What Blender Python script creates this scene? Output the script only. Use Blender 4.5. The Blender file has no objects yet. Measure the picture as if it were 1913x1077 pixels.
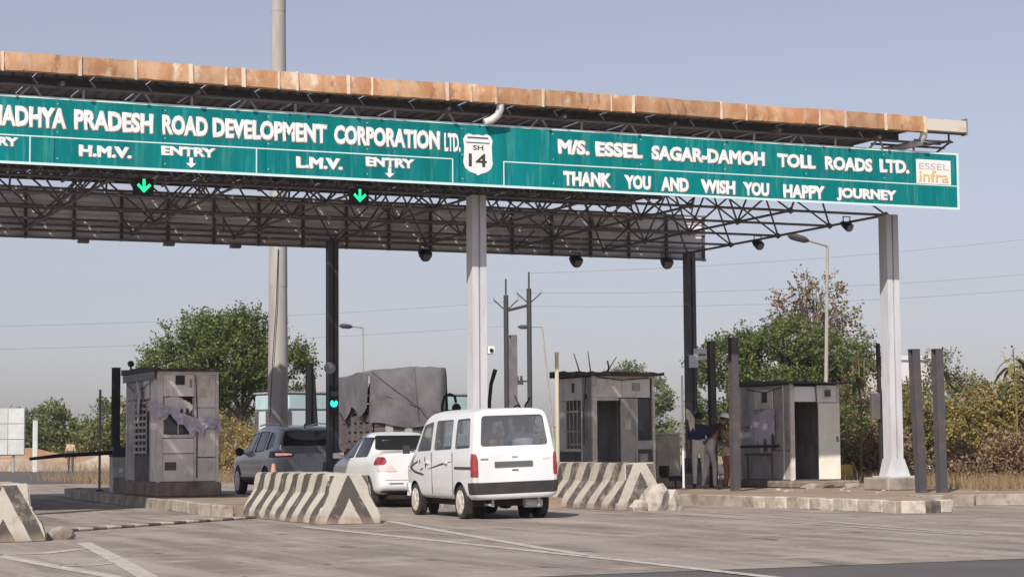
import bpy, bmesh, math, random
from mathutils import Vector, Matrix
from mathutils import noise as mnoise
random.seed(7)
R = math.radians
S = bpy.context.scene
COL = S.collection

# ---------------------------------------------------------------- camera
CAM_H, YAW, PITCH, ROLL = 1.2, R(23.6), math.atan(293.5 / 3700), 0.0079
F = Vector((math.sin(YAW) * math.cos(PITCH), math.cos(YAW) * math.cos(PITCH), math.sin(PITCH)))
R0 = Vector((math.cos(YAW), -math.sin(YAW), 0))
U0 = R0.cross(F)
RR = R0 * math.cos(ROLL) - U0 * math.sin(ROLL)
UU = U0 * math.cos(ROLL) + R0 * math.sin(ROLL)
cd = bpy.data.cameras.new('camera')
cam = bpy.data.objects.new('camera', cd)
COL.objects.link(cam)
cd.sensor_width = 36.0
cd.lens = 3700 / 1913 * 36.0
cd.clip_start, cd.clip_end = 0.1, 6000
cam.matrix_world = Matrix(((RR.x, UU.x, -F.x, 0), (RR.y, UU.y, -F.y, 0), (RR.z, UU.z, -F.z, CAM_H), (0, 0, 0, 1)))
S.camera = cam

# ---------------------------------------------------------------- light
SUN_EL, SUN_AZ = R(40), R(41)            # light travels towards +Y, turned 41 degrees to +X
w = bpy.data.worlds.new('World')
S.world = w
w.use_nodes = True
wn = w.node_tree
bg = wn.nodes['Background']
sky = wn.nodes.new('ShaderNodeTexSky')
sky.sky_type = 'NISHITA'
sky.sun_disc = False
sky.sun_elevation = SUN_EL
sky.sun_rotation = math.pi + SUN_AZ
sky.altitude = 0
sky.air_density = 1.0
sky.dust_density = 1.15
sky.ozone_density = 1.0
shs = wn.nodes.new('ShaderNodeHueSaturation')
shs.inputs['Saturation'].default_value = 0.5
smx = wn.nodes.new('ShaderNodeMix')
smx.data_type, smx.blend_type = 'RGBA', 'MULTIPLY'
smx.inputs[0].default_value = 1.0
smx.inputs[7].default_value = (1.0, 0.965, 1.08, 1.0)
wn.links.new(sky.outputs[0], shs.inputs['Color'])
wn.links.new(shs.outputs[0], smx.inputs[6])
wn.links.new(smx.outputs[2], bg.inputs[0])
bg.inputs[1].default_value = 0.096
sl = bpy.data.lights.new('sun', 'SUN')
sl.energy = 4.6
sl.angle = R(0.6)
sl.color = (1.0, 0.93, 0.84)
sun = bpy.data.objects.new('sun', sl)
COL.objects.link(sun)
ld = Vector((math.sin(SUN_AZ) * math.cos(SUN_EL), math.cos(SUN_AZ) * math.cos(SUN_EL), -math.sin(SUN_EL)))
sun.rotation_euler = ld.to_track_quat('-Z', 'Y').to_euler()
sun.location = (-20, -30, 40)
S.view_settings.view_transform = 'Standard'
S.view_settings.look = 'None'
S.view_settings.gamma = 1.0
S.view_settings.exposure = 0.0
S.view_settings.use_curve_mapping = False

# ---------------------------------------------------------------- materials
def nd(nt, typ, ins=None, **at):
    n = nt.nodes.new(typ)
    for k, v in at.items():
        setattr(n, k, v)
    for k, v in (ins or {}).items():
        s = n.inputs[k]
        if isinstance(v, bpy.types.NodeSocket):
            nt.links.new(v, s)
        else:
            s.default_value = v
    return n

def c4(c):
    return (c[0], c[1], c[2], 1.0)

def newmat(name):
    m = bpy.data.materials.new(name)
    m.use_nodes = True
    return m, m.node_tree, m.node_tree.nodes['Principled BSDF']

def coords(nt, scale=(1, 1, 1)):
    tc = nd(nt, 'ShaderNodeTexCoord')
    return nd(nt, 'ShaderNodeMapping', {'Vector': tc.outputs['Object'], 'Scale': scale}).outputs[0]

def noisef(nt, vec, scale, detail=4.0, rough=0.55):
    return nd(nt, 'ShaderNodeTexNoise', {'Vector': vec, 'Scale': scale, 'Detail': detail, 'Roughness': rough}).outputs[0]

def ramp(nt, fac, lo, hi):
    return nd(nt, 'ShaderNodeMapRange', {'Value': fac, 'From Min': lo, 'From Max': hi}, clamp=True).outputs[0]

def mixc(nt, fac, a, b, blend='MIX'):
    n = nd(nt, 'ShaderNodeMix', data_type='RGBA', blend_type=blend)
    for i, v in ((0, fac), (6, a), (7, b)):
        if isinstance(v, bpy.types.NodeSocket):
            nt.links.new(v, n.inputs[i])
        else:
            n.inputs[i].default_value = v if i == 0 else c4(v)
    return n.outputs[2]

def mth(nt, op, a, b=0.0, c=0.0):
    n = nd(nt, 'ShaderNodeMath', operation=op)
    for i, v in enumerate((a, b, c)):
        if isinstance(v, bpy.types.NodeSocket):
            nt.links.new(v, n.inputs[i])
        else:
            n.inputs[i].default_value = v
    return n.outputs[0]

def mat(name, c, rough=0.7, metal=0.0, c2=None, scale=3.0, lo=0.4, hi=0.62, dirt=None, dscale=1.3, dlo=0.5, dhi=0.75, bump=0.0, bscale=30.0, stretch=(1, 1, 1), rand=0.0, spec=0.4, coat=0.0):
    m, nt, b = newmat(name)
    vec = coords(nt, stretch)
    if rand:
        oi = nd(nt, 'ShaderNodeObjectInfo')
        off = nd(nt, 'ShaderNodeVectorMath', {0: vec, 1: oi.outputs['Location']}, operation='ADD')
        vec = off.outputs[0]
    col = None
    if c2 is not None:
        col = mixc(nt, ramp(nt, noisef(nt, vec, scale), lo, hi), c, c2)
    if dirt is not None:
        col = mixc(nt, ramp(nt, noisef(nt, vec, dscale, 6.0, 0.65), dlo, dhi), col if col is not None else c, dirt)
    if rand:
        v = mth(nt, 'MULTIPLY_ADD', oi.outputs['Random'], rand, 1.0 - rand / 2)
        hs = nd(nt, 'ShaderNodeHueSaturation', {'Value': v})
        if col is not None:
            nt.links.new(col, hs.inputs['Color'])
        else:
            hs.inputs['Color'].default_value = c4(c)
        col = hs.outputs[0]
    if col is None:
        b.inputs['Base Color'].default_value = c4(c)
    else:
        nt.links.new(col, b.inputs['Base Color'])
    b.inputs['Roughness'].default_value = rough
    b.inputs['Metallic'].default_value = metal
    b.inputs['Specular IOR Level'].default_value = spec
    b.inputs['Coat Weight'].default_value = coat
    if bump:
        bn = nd(nt, 'ShaderNodeBump', {'Strength': bump, 'Distance': 0.02, 'Height': noisef(nt, vec, bscale, 5.0)})
        nt.links.new(bn.outputs[0], b.inputs['Normal'])
    return m

def emit(name, c, s):
    m, nt, b = newmat(name)
    b.inputs['Base Color'].default_value = c4(c)
    b.inputs['Emission Color'].default_value = c4(c)
    b.inputs['Emission Strength'].default_value = s
    return m

def glass(name, tint=(0.05, 0.06, 0.07), alpha=0.5, rough=0.05):
    """thin window pane: part clear, part tinted film"""
    m, nt, b = newmat(name)
    b.inputs['Base Color'].default_value = c4(tint)
    b.inputs['Roughness'].default_value = rough
    b.inputs['Specular IOR Level'].default_value = 0.6
    b.inputs['Alpha'].default_value = alpha
    return m

M = {}
M['teal'] = mat('sign_teal', (0.0, 0.165, 0.168), 0.5, c2=(0.0, 0.20, 0.21), scale=0.7, dirt=(0.07, 0.34, 0.33), dscale=1.8, dlo=0.50, dhi=0.82, spec=0.15, rand=0.16, stretch=(6, 1, 0.45), bump=0.03, bscale=4)
M['white'] = mat('sign_white', (0.80, 0.81, 0.80), 0.5, dirt=(0.45, 0.47, 0.44), dscale=9, dlo=0.55, dhi=0.9)
M['cyanwhite'] = mat('sign_border', (0.62, 0.80, 0.80), 0.5)
M['rust'] = None
M['steel_dk'] = mat('steel_dark', (0.085, 0.085, 0.095), 0.6, 0.0, c2=(0.12, 0.11, 0.11), scale=4)
M['steel_gr'] = mat('steel_grey', (0.17, 0.17, 0.185), 0.55, c2=(0.23, 0.22, 0.22), scale=3)
M['steel_frame'] = mat('space_frame_steel', (0.12, 0.12, 0.13), 0.6, c2=(0.16, 0.15, 0.15), scale=3)
M['paint_rear_shade'] = mat('rear_column_shade_paint', (0.085, 0.085, 0.095), 0.6, c2=(0.12, 0.115, 0.12), scale=2)  # column paint darkened so the colour itself carries the canopy shade
M['steel_rusty'] = mat('steel_post', (0.12, 0.115, 0.12), 0.75, c2=(0.20, 0.15, 0.12), scale=2.5, lo=0.5, hi=0.7)
M['paint_col'] = mat('column_paint', (0.62, 0.63, 0.66), 0.5, c2=(0.55, 0.55, 0.57), scale=1.5, dirt=(0.36, 0.32, 0.28), dscale=2.2, dlo=0.58, dhi=0.85, stretch=(3, 3, 0.5))
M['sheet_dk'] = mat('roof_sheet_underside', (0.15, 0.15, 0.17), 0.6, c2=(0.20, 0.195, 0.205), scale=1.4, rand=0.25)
M['back_sheet'] = mat('board_back_sheet', (0.86, 0.85, 0.87), 0.65, c2=(0.72, 0.71, 0.73), scale=1.0, rand=0.3)
M['black'] = mat('black_plastic', (0.02, 0.02, 0.022), 0.5)
M['pvc'] = mat('pvc_pipe', (0.72, 0.72, 0.72), 0.4, c2=(0.6, 0.6, 0.62), scale=6)
M['green_led'] = emit('green_led', (0.02, 0.85, 0.36), 1.3)
M['cyan_led'] = emit('cyan_led', (0.02, 0.9, 0.62), 1.6)
M['conc'] = mat('concrete', (0.30, 0.26, 0.22), 0.9, c2=(0.38, 0.34, 0.29), scale=5, dirt=(0.17, 0.14, 0.115), dscale=1.6, dlo=0.5, dhi=0.72, bump=0.5, bscale=18)
M['plinth'] = mat('old_concrete', (0.36, 0.32, 0.27), 0.9, c2=(0.26, 0.22, 0.18), scale=3, dirt=(0.13, 0.105, 0.09), dscale=2, dlo=0.5, dhi=0.75, bump=0.5, bscale=14)
M['soil'] = mat('dusty_soil', (0.30, 0.225, 0.165), 0.95, c2=(0.37, 0.29, 0.22), scale=2.0, dirt=(0.19, 0.14, 0.10), dscale=0.8, bump=0.6, bscale=12)
M['blackpost'] = mat('black_post', (0.022, 0.022, 0.024), 0.5)
M['galv'] = mat('galvanised', (0.45, 0.46, 0.47), 0.45, 0.3, c2=(0.36, 0.36, 0.37), scale=3)

# fascia rust: each panel its own weathering
m, nt, b = newmat('rusty_fascia')
oi = nd(nt, 'ShaderNodeObjectInfo')
v0 = coords(nt, (1.6, 1, 0.9))
vec = nd(nt, 'ShaderNodeVectorMath', {0: v0, 1: oi.outputs['Location']}, operation='ADD').outputs[0]
col = mixc(nt, ramp(nt, noisef(nt, vec, 2.2, 5, 0.6), 0.38, 0.62), (0.40, 0.195, 0.095), (0.53, 0.335, 0.20))
col = mixc(nt, ramp(nt, noisef(nt, vec, 3.2, 5, 0.65), 0.56, 0.74), col, (0.22, 0.095, 0.05))
v2 = nd(nt, 'ShaderNodeVectorMath', {0: vec, 1: (9.0, 3.0, 4.0)}, operation='ADD').outputs[0]
col = mixc(nt, ramp(nt, noisef(nt, v2, 1.7, 6, 0.7), 0.55, 0.68), col, (0.66, 0.55, 0.41))
hs = nd(nt, 'ShaderNodeHueSaturation', {'Value': mth(nt, 'MULTIPLY_ADD', oi.outputs['Random'], 0.35, 0.85), 'Color': col})
nt.links.new(hs.outputs[0], b.inputs['Base Color'])
b.inputs['Roughness'].default_value = 0.75
bn = nd(nt, 'ShaderNodeBump', {'Strength': 0.35, 'Distance': 0.03, 'Height': noisef(nt, vec, 3.0, 3)})
nt.links.new(bn.outputs[0], b.inputs['Normal'])
M['rust'] = m
M['seam'] = mat('seam_strip', (0.66, 0.55, 0.44), 0.7, c2=(0.50, 0.30, 0.18), scale=5, lo=0.5, hi=0.75, rand=0.3)
M['gutter_end'] = mat('gutter_bare_zinc', (0.62, 0.58, 0.52), 0.6, c2=(0.54, 0.42, 0.31), scale=3, lo=0.55, hi=0.75)

# ---------------------------------------------------------------- mesh helpers
class MB:
    def __init__(self):
        self.v, self.f, self.m = [], [], []

    def add(self, vs, fs, mi=0):
        o = len(self.v)
        self.v += [tuple(p) for p in vs]
        self.f += [tuple(i + o for i in q) for q in fs]
        self.m += [mi] * len(fs)
        return self

    def box(self, x0, x1, y0, y1, z0, z1, mi=0, mtx=None):
        vs = [Vector(p) for p in ((x0, y0, z0), (x1, y0, z0), (x1, y1, z0), (x0, y1, z0), (x0, y0, z1), (x1, y0, z1), (x1, y1, z1), (x0, y1, z1))]
        if mtx is not None:
            vs = [mtx @ p for p in vs]
        return self.add(vs, [(0, 3, 2, 1), (4, 5, 6, 7), (0, 1, 5, 4), (1, 2, 6, 5), (2, 3, 7, 6), (3, 0, 4, 7)], mi)

    def tube(self, pts, r, n=8, mi=0):
        pts = [Vector(p) for p in pts]
        rs = r if isinstance(r, (list, tuple)) else [r] * len(pts)
        vs, fs = [], []
        up = None
        for i, p in enumerate(pts):
            d = (pts[min(i + 1, len(pts) - 1)] - pts[max(i - 1, 0)]).normalized()
            if up is None:
                up = d.orthogonal().normalized()
            else:
                up = (up - d * up.dot(d)).normalized()
            s = d.cross(up)
            for k in range(n):
                a = 2 * math.pi * k / n
                vs.append(p + (up * math.cos(a) + s * math.sin(a)) * rs[i])
        for i in range(len(pts) - 1):
            for k in range(n):
                fs.append((i * n + k, i * n + (k + 1) % n, (i + 1) * n + (k + 1) % n, (i + 1) * n + k))
        fs.append(tuple(range(n - 1, -1, -1)))
        fs.append(tuple((len(pts) - 1) * n + k for k in range(n)))
        return self.add(vs, fs, mi)

    def prism(self, poly, axis, a, b, mi=0):
        """poly in the two other axes (in x,y,z order), extruded along axis from a to b"""
        def P(u, v, t):
            return {'x': (t, u, v), 'y': (u, t, v), 'z': (u, v, t)}[axis]
        n = len(poly)
        vs = [P(u, v, a) for u, v in poly] + [P(u, v, b) for u, v in poly]
        fs = [tuple(range(n)), tuple(range(2 * n - 1, n - 1, -1))]
        fs += [(i, n + i, n + (i + 1) % n, (i + 1) % n) for i in range(n)]
        return self.add(vs, fs, mi)

    def sheet(self, grid, mi=0):
        """grid of rows of points"""
        nr, nc = len(grid), len(grid[0])
        vs = [p for row in grid for p in row]
        fs = [(i * nc + j, i * nc + j + 1, (i + 1) * nc + j + 1, (i + 1) * nc + j) for i in range(nr - 1) for j in range(nc - 1)]
        return self.add(vs, fs, mi)

    def mesh(self, name, mats, smooth=False, bevel=0.0, fix=True):
        me = bpy.data.meshes.new(name)
        me.from_pydata(self.v, [], self.f)
        for mm in (mats if isinstance(mats, (list, tuple)) else [mats]):
            me.materials.append(M[mm] if isinstance(mm, str) else mm)
        me.polygons.foreach_set('material_index', self.m)
        if fix or bevel:
            bm = bmesh.new()
            bm.from_mesh(me)
            if fix:
                bmesh.ops.recalc_face_normals(bm, faces=bm.faces)
            if bevel:
                bmesh.ops.bevel(bm, geom=[e for e in bm.edges if len(e.link_faces) == 2 and e.calc_face_angle(0) > 0.5], offset=bevel, segments=1, affect='EDGES')
            bm.to_mesh(me)
            bm.free()
        if smooth:
            me.shade_smooth()
            me.set_sharp_from_angle(angle=R(38))
        return me

    def build(self, name, mats, parent=None, smooth=False, bevel=0.0, world=True, fix=True):
        if parent is not None and world:
            inv = (Matrix.Translation(parent.location) @ parent.rotation_euler.to_matrix().to_4x4()).inverted()
            self.v = [tuple(inv @ Vector(p)) for p in self.v]
        return link(name, self.mesh(name, mats, smooth, bevel, fix), parent)

def link(name, me, parent=None):
    o = bpy.data.objects.new(name, me)
    COL.objects.link(o)
    if parent is not None:
        o.parent = parent
    return o

def tag(o, label=None, cat=None, group=None, kind=None):
    for k, v in (('label', label), ('category', cat), ('group', group), ('kind', kind)):
        if v:
            o[k] = v
    return o

def thing(name, label, cat, loc=(0, 0, 0), rz=0.0, group=None):
    o = bpy.data.objects.new(name, None)
    o.empty_display_size = 0.2
    COL.objects.link(o)
    o.location = loc
    o.rotation_euler = (0, 0, rz)
    return tag(o, label, cat, group)

def box(name, m, parent, x0, x1, y0, y1, z0, z1, bevel=0.0, world=True):
    return MB().box(x0, x1, y0, y1, z0, z1).build(name, m, parent, bevel=bevel, world=world)

_cyl = {}
def bar(name, p0, p1, r, m, parent=None, n=8):
    key = (m, n)
    if key not in _cyl:
        _cyl[key] = MB().tube([(0, 0, -0.5), (0, 0, 0.5)], 1.0, n).mesh('bar_' + m, m, smooth=True)
    o = link(name, _cyl[key], parent)
    p0, p1 = Vector(p0), Vector(p1)
    off = parent.location if parent is not None else Vector((0, 0, 0))
    o.location = (p0 + p1) / 2 - off
    o.rotation_mode = 'QUATERNION'
    o.rotation_quaternion = Vector((0, 0, 1)).rotation_difference(p1 - p0)
    o.scale = (r, r, (p1 - p0).length)
    return o

def place(name, me, parent, loc, rot=(0, 0, 0), scale=(1, 1, 1), world=True):
    o = link(name, me, parent)
    o.location = Vector(loc) - (parent.location if (parent is not None and world) else Vector((0, 0, 0)))
    o.rotation_euler = rot
    o.scale = scale
    return o

def text(name, s, x0, x1, z0, z1, y, m, parent, bold=0.028, depth=0.004):
    """lettering on a vertical plane facing -Y, fitted to a rectangle"""
    cu = bpy.data.curves.new('t', 'FONT')
    cu.body = s
    cu.bevel_depth = max(bold, 0.002)
    cu.bevel_resolution = 0
    cu.resolution_u = 3
    tmp = bpy.data.objects.new('t', cu)
    COL.objects.link(tmp)
    dg = bpy.context.evaluated_depsgraph_get()
    me = bpy.data.meshes.new_from_object(tmp.evaluated_get(dg))
    bpy.data.objects.remove(tmp)
    bpy.data.curves.remove(cu)
    xs = [v.co.x for v in me.vertices]
    ys = [v.co.y for v in me.vertices]
    zs = [v.co.z for v in me.vertices]
    ax, bx, ay, by, az, bz = min(xs), max(xs), min(ys), max(ys), min(zs), max(zs)
    off = parent.location if parent else Vector((0, 0, 0))
    for v in me.vertices:
        v.co = Vector((x0 + (v.co.x - ax) / (bx - ax) * (x1 - x0), y - depth * (v.co.z - az) / (bz - az), z0 + (v.co.y - ay) / (by - ay) * (z1 - z0))) - off
    me.materials.clear()
    me.materials.append(M[m])
    me.name = name
    return link(name, me, parent)

def poly_flat(name, pts, z, m, kind='structure', parent=None):
    mb = MB()
    mb.add([(x, y, z) for x, y in pts], [tuple(range(len(pts)))])
    o = mb.build(name, m, parent, fix=False)
    if o.data.polygons[0].normal.z < 0:
        o.data.flip_normals()
    if kind:
        o['kind'] = kind
    return o

# ---------------------------------------------------------------- ground
m, nt, b = newmat('concrete_pavement')
vec = coords(nt)
vs_ = coords(nt, (1.6, 0.16, 1))
col = mixc(nt, ramp(nt, noisef(nt, vec, 0.35, 5), 0.35, 0.65), (0.400, 0.345, 0.300), (0.320, 0.275, 0.245))
col = mixc(nt, ramp(nt, noisef(nt, vs_, 1.0, 6, 0.62), 0.42, 0.62), col, (0.215, 0.178, 0.155))
col = mixc(nt, ramp(nt, noisef(nt, coords(nt, (0.5, 0.9, 1)), 1.3, 6, 0.7), 0.53, 0.68), col, (0.46, 0.395, 0.335))
col = mixc(nt, ramp(nt, noisef(nt, vec, 4.5, 4, 0.7), 0.63, 0.74), col, (0.17, 0.145, 0.13))
vk = nd(nt, 'ShaderNodeTexVoronoi', {'Vector': nd(nt, 'ShaderNodeVectorMath', {0: vec, 1: nd(nt, 'ShaderNodeTexNoise', {'Vector': vec, 'Scale': 1.2, 'Detail': 3.0}).outputs['Color']}, operation='ADD').outputs[0], 'Scale': 0.38}, feature='DISTANCE_TO_EDGE').outputs[0]
col = mixc(nt, mth(nt, 'MULTIPLY', ramp(nt, vk, 0.012, 0.004), 0.5), col, (0.17, 0.145, 0.13))
col = mixc(nt, mth(nt, 'MULTIPLY', ramp(nt, noisef(nt, vec, 38, 3, 0.7), 0.42, 0.70), 0.45), col, (0.20, 0.17, 0.15))
col = mixc(nt, mth(nt, 'MULTIPLY', ramp(nt, noisef(nt, vec, 55, 2, 0.6), 0.56, 0.72), 0.5), col, (0.55, 0.50, 0.44))
col = mixc(nt, ramp(nt, noisef(nt, coords(nt, (1.0, 0.45, 1)), 1.9, 3, 0.5), 0.665, 0.72), col, (0.13, 0.11, 0.095))
tc_ = nd(nt, 'ShaderNodeSeparateXYZ', {0: vec})
for tx, ww in ((12.35, .16), (13.75, .16), (6.4, .2), (7.9, .2)):
    dx = mth(nt, 'ABSOLUTE', mth(nt, 'SUBTRACT', mth(nt, 'ADD', tc_.outputs[0], mth(nt, 'MULTIPLY', noisef(nt, coords(nt, (0.2, 0.12, 1)), 1.0, 2), 1.6)), tx + 0.8))
    tm = mth(nt, 'MULTIPLY', ramp(nt, dx, ww * 1.4, ww * 0.4), ramp(nt, noisef(nt, coords(nt, (1.2, 0.35, 1)), 1.4, 4), 0.40, 0.62))
    col = mixc(nt, mth(nt, 'MULTIPLY', tm, 0.55), col, (0.15, 0.13, 0.12))
nt.links.new(col, b.inputs['Base Color'])
b.inputs['Roughness'].default_value = 0.9
b.inputs['Specular IOR Level'].default_value = 0.25
bn = nd(nt, 'ShaderNodeBump', {'Strength': 0.5, 'Distance': 0.012, 'Height': noisef(nt, vec, 22, 6, 0.7)})
nt.links.new(bn.outputs[0], b.inputs['Normal'])
M['pave'] = m
m, nt, b = newmat('asphalt')
vec = coords(nt)
col = mixc(nt, ramp(nt, noisef(nt, vec, 0.8, 6, 0.65), 0.35, 0.7), (0.085, 0.08, 0.082), (0.12, 0.11, 0.108))
col = mixc(nt, ramp(nt, noisef(nt, vec, 60, 2, 0.6), 0.5, 0.75), col, (0.15, 0.14, 0.135))
nt.links.new(col, b.inputs['Base Color'])
b.inputs['Roughness'].default_value = 0.85
bn = nd(nt, 'ShaderNodeBump', {'Strength': 0.5, 'Distance': 0.008, 'Height': noisef(nt, vec, 70, 3, 0.7)})
nt.links.new(bn.outputs[0], b.inputs['Normal'])
M['asphalt'] = m
m, nt, b = newmat('dry_ground')
vec = coords(nt)
col = mixc(nt, ramp(nt, noisef(nt, vec, 0.12, 6, 0.6), 0.35, 0.65), (0.34, 0.255, 0.175), (0.29, 0.235, 0.145))
col = mixc(nt, ramp(nt, noisef(nt, vec, 0.6, 6, 0.7), 0.5, 0.7), col, (0.20, 0.165, 0.10))
nt.links.new(col, b.inputs['Base Color'])
b.inputs['Roughness'].default_value = 0.95
M['ground'] = m
# road paint, worn
m, nt, b = newmat('worn_road_paint')
vec = coords(nt)
fac = ramp(nt, noisef(nt, vec, 7, 6, 0.75), 0.44, 0.64)
col = mixc(nt, fac, (0.54, 0.51, 0.46), (0.33, 0.285, 0.25))
nt.links.new(col, b.inputs['Base Color'])
b.inputs['Roughness'].default_value = 0.8
M['roadpaint'] = m

poly_flat('ground', [(-2500, -300), (2500, -300), (2500, 4000), (-2500, 4000)], 0.0, 'ground')
poly_flat('road_asphalt', [(-12, -60), (30, -60), (23, 16.6), (-12, 16.6)], 0.008, 'asphalt')
poly_flat('pavement', [(-12, 16.6), (23, 16.6), (40, 29.5), (40, 66), (-30, 66), (-30, 30)], 0.012, 'pave')
poly_flat('road_far', [(-60, 72), (60, 69), (60, 104), (-60, 118)], 0.008, 'asphalt')

def stripe(name, pts, wid):
    """painted line along a polyline"""
    mb = MB()
    L, Rr = [], []
    for i, p in enumerate(pts):
        a, c = Vector(pts[max(i - 1, 0)]), Vector(pts[min(i + 1, len(pts) - 1)])
        d = (c - a).normalized()
        n = Vector((-d.y, d.x)) * wid / 2
        L.append((p[0] + n.x, p[1] + n.y, 0.017))
        Rr.append((p[0] - n.x, p[1] - n.y, 0.017))
    mb.sheet([L, Rr])
    o = mb.build(name, 'roadpaint', fix=False)
    if o.data.polygons[0].normal.z < 0:
        o.data.flip_normals()
    o['kind'] = 'structure'
stripe('road_marking', [(9.08, 28.8), (9.2, 23), (9.27, 18.4), (9.24, 15.2)], 0.16)
stripe('road_marking', [(10.95, 30.2), (10.3, 26), (9.55, 21), (9.36, 19.3)], 0.16)
stripe('road_marking', [(5.14, 25.5), (4.75, 22), (4.32, 18.5), (4.2, 17.2)], 0.20)
stripe('road_marking', [(3.55, 25.3), (3.7, 22.3), (4.0, 18.8), (4.12, 17.3)], 0.18)
stripe('road_marking', [(3.6, 23.0), (4.2, 23.1), (4.82, 23.9)], 0.2)
stripe('road_marking', [(3.9, 20.55), (4.2, 20.45), (4.5, 20.75)], 0.10)
stripe('road_marking', [(16.3, 30.6), (15.9, 26), (15.6, 21)], 0.10)
stripe('road_marking', [(17.1, 30.6), (16.5, 26), (15.75, 21)], 0.10)
stripe('road_marking', [(21.0, 24.5), (20.6, 21), (20.2, 17.5)], 0.10)

# sand banks beyond the far road
def mound(name, x, y, rx, ry, hz, m, kind='structure'):
    g = []
    for i in range(15):
        row = []
        for j in range(25):
            u, v = -1 + 2 * j / 24, -1 + 2 * i / 14
            rr = min(1.0, math.hypot(u, v))
            hh = hz * (math.cos(rr * math.pi) * 0.5 + 0.5) * (1 + 0.25 * math.sin(7 * u + x) * math.cos(5 * v))
            row.append((x + u * rx, y + v * ry, hh - 0.03))
        g.append(row)
    o = MB().sheet(g).build(name, m, smooth=True)
    o['kind'] = kind
M['sand'] = mat('pale_sand', (0.52, 0.43, 0.34), 0.95, c2=(0.42, 0.33, 0.24), scale=0.5)
M['redsoil'] = mat('red_soil', (0.36, 0.19, 0.11), 0.95, c2=(0.42, 0.29, 0.19), scale=0.6)
mound('sand_bank', 17.5, 118, 9, 4, 0.75, 'sand')
mound('sand_bank', 26.5, 120, 6, 4, 1.0, 'sand')
mound('soil_bank', 22.5, 122, 7, 4, 1.25, 'redsoil')
mound('soil_bank', 34, 122, 8, 4, 0.9, 'redsoil')
# ---------------------------------------------------------------- islands and kerbs
def slab(name, pts, z, m):
    mb = MB()
    mb.prism(pts, 'z', 0.0, z)
    o = mb.build(name, m)
    o['kind'] = 'structure'
    return o

M['kerb'] = mat('kerb_stone', (0.33, 0.285, 0.235), 0.9, c2=(0.42, 0.375, 0.31), scale=4, dirt=(0.17, 0.14, 0.115), dscale=2.2, dlo=0.48, dhi=0.7, bump=0.5, bscale=15, rand=0.25)
M['kerb_pale'] = mat('kerb_whitewash', (0.55, 0.50, 0.42), 0.9, c2=(0.36, 0.31, 0.26), scale=6, lo=0.45, hi=0.65, bump=0.4, bscale=15, rand=0.2)
M['kerb_dark'] = mat('kerb_black_paint', (0.10, 0.09, 0.08), 0.85, c2=(0.24, 0.20, 0.165), scale=6, lo=0.42, hi=0.65, bump=0.4, bscale=15, rand=0.2)
_ks = {}
def kerb_run(parent, pts, hgt, mats, step=0.9, thick=0.16):
    """individual kerb stones along a polyline"""
    k = 0
    for (ax, ay), (bx_, by_) in zip(pts[:-1], pts[1:]):
        L = math.hypot(bx_ - ax, by_ - ay)
        n = max(1, round(L / step))
        ang = math.atan2(by_ - ay, bx_ - ax)
        for i in range(n):
            t = (i + 0.5) / n
            mm = mats(k) if callable(mats) else mats
            key = (mm, round(L / n, 2), hgt)
            if key not in _ks:
                l2 = L / n / 2 - 0.008
                _ks[key] = MB().box(-l2, l2, -thick / 2, thick / 2, 0, hgt).mesh('kerb_stone', mm, bevel=0.018)
            place('kerb_stone', _ks[key], parent, (ax + (bx_ - ax) * t + random.uniform(-.008, .008), ay + (by_ - ay) * t, random.uniform(-.012, .008)), (random.uniform(-.02, .02), 0, ang + random.uniform(-.012, .012)))
            k += 1

islA = slab('traffic_island', [(9.3, 33.6), (11.25, 33.6), (11.5, 50.0), (11.0, 50.9), (10.2, 50.9), (9.75, 50.2), (9.42, 41.4)], 0.20, 'soil')
kerb_run(islA, [(9.2, 33.2), (9.36, 41.4), (9.70, 50.1), (10.2, 50.95), (11.0, 50.95)], 0.225, 'kerb')
kerb_run(islA, [(11.3, 33.4), (11.55, 50.0)], 0.225, 'kerb', 1.6)
islB = slab('traffic_island', [(14.5, 35.0), (18.0, 34.6), (18.0, 52), (14.75, 47.0)], 0.20, 'soil')
kerb_run(islB, [(14.42, 34.95), (14.55, 42), (14.68, 47.0)], 0.225, 'kerb', 1.4)
islC = slab('traffic_island', [(19.6, 38), (19.62, 28.5), (19.9, 28.15), (20.4, 28.25), (21.9, 31.6), (22.6, 31.35), (24.0, 30.35), (31, 25.5), (60, 25), (60, 50), (19.2, 50)], 0.20, 'soil')
def nose_mats(k):
    return 'kerb_pale' if k % 2 == 0 else 'kerb'
kerb_run(islC, [(18.55, 40.0), (19.0, 35.4)], 0.225, 'kerb', 0.95)
kerb_run(islC, [(19.0, 35.4), (19.25, 32.6)], 0.225, 'kerb', 0.9)
kerb_run(islC, [(19.25, 32.6), (19.52, 28.35)], 0.225, nose_mats, 0.36)
kerb_run(islC, [(19.52, 28.3), (19.85, 28.02), (20.4, 28.15)], 0.225, lambda k: 'kerb_dark' if k % 2 else 'kerb_pale', 0.35)
kerb_run(islC, [(20.45, 28.2), (21.95, 31.5)], 0.225, 'kerb', 0.9)
kerb_run(islC, [(22.0, 31.55), (24.0, 30.3), (31, 25.4)], 0.225, 'kerb', 0.95)

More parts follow.
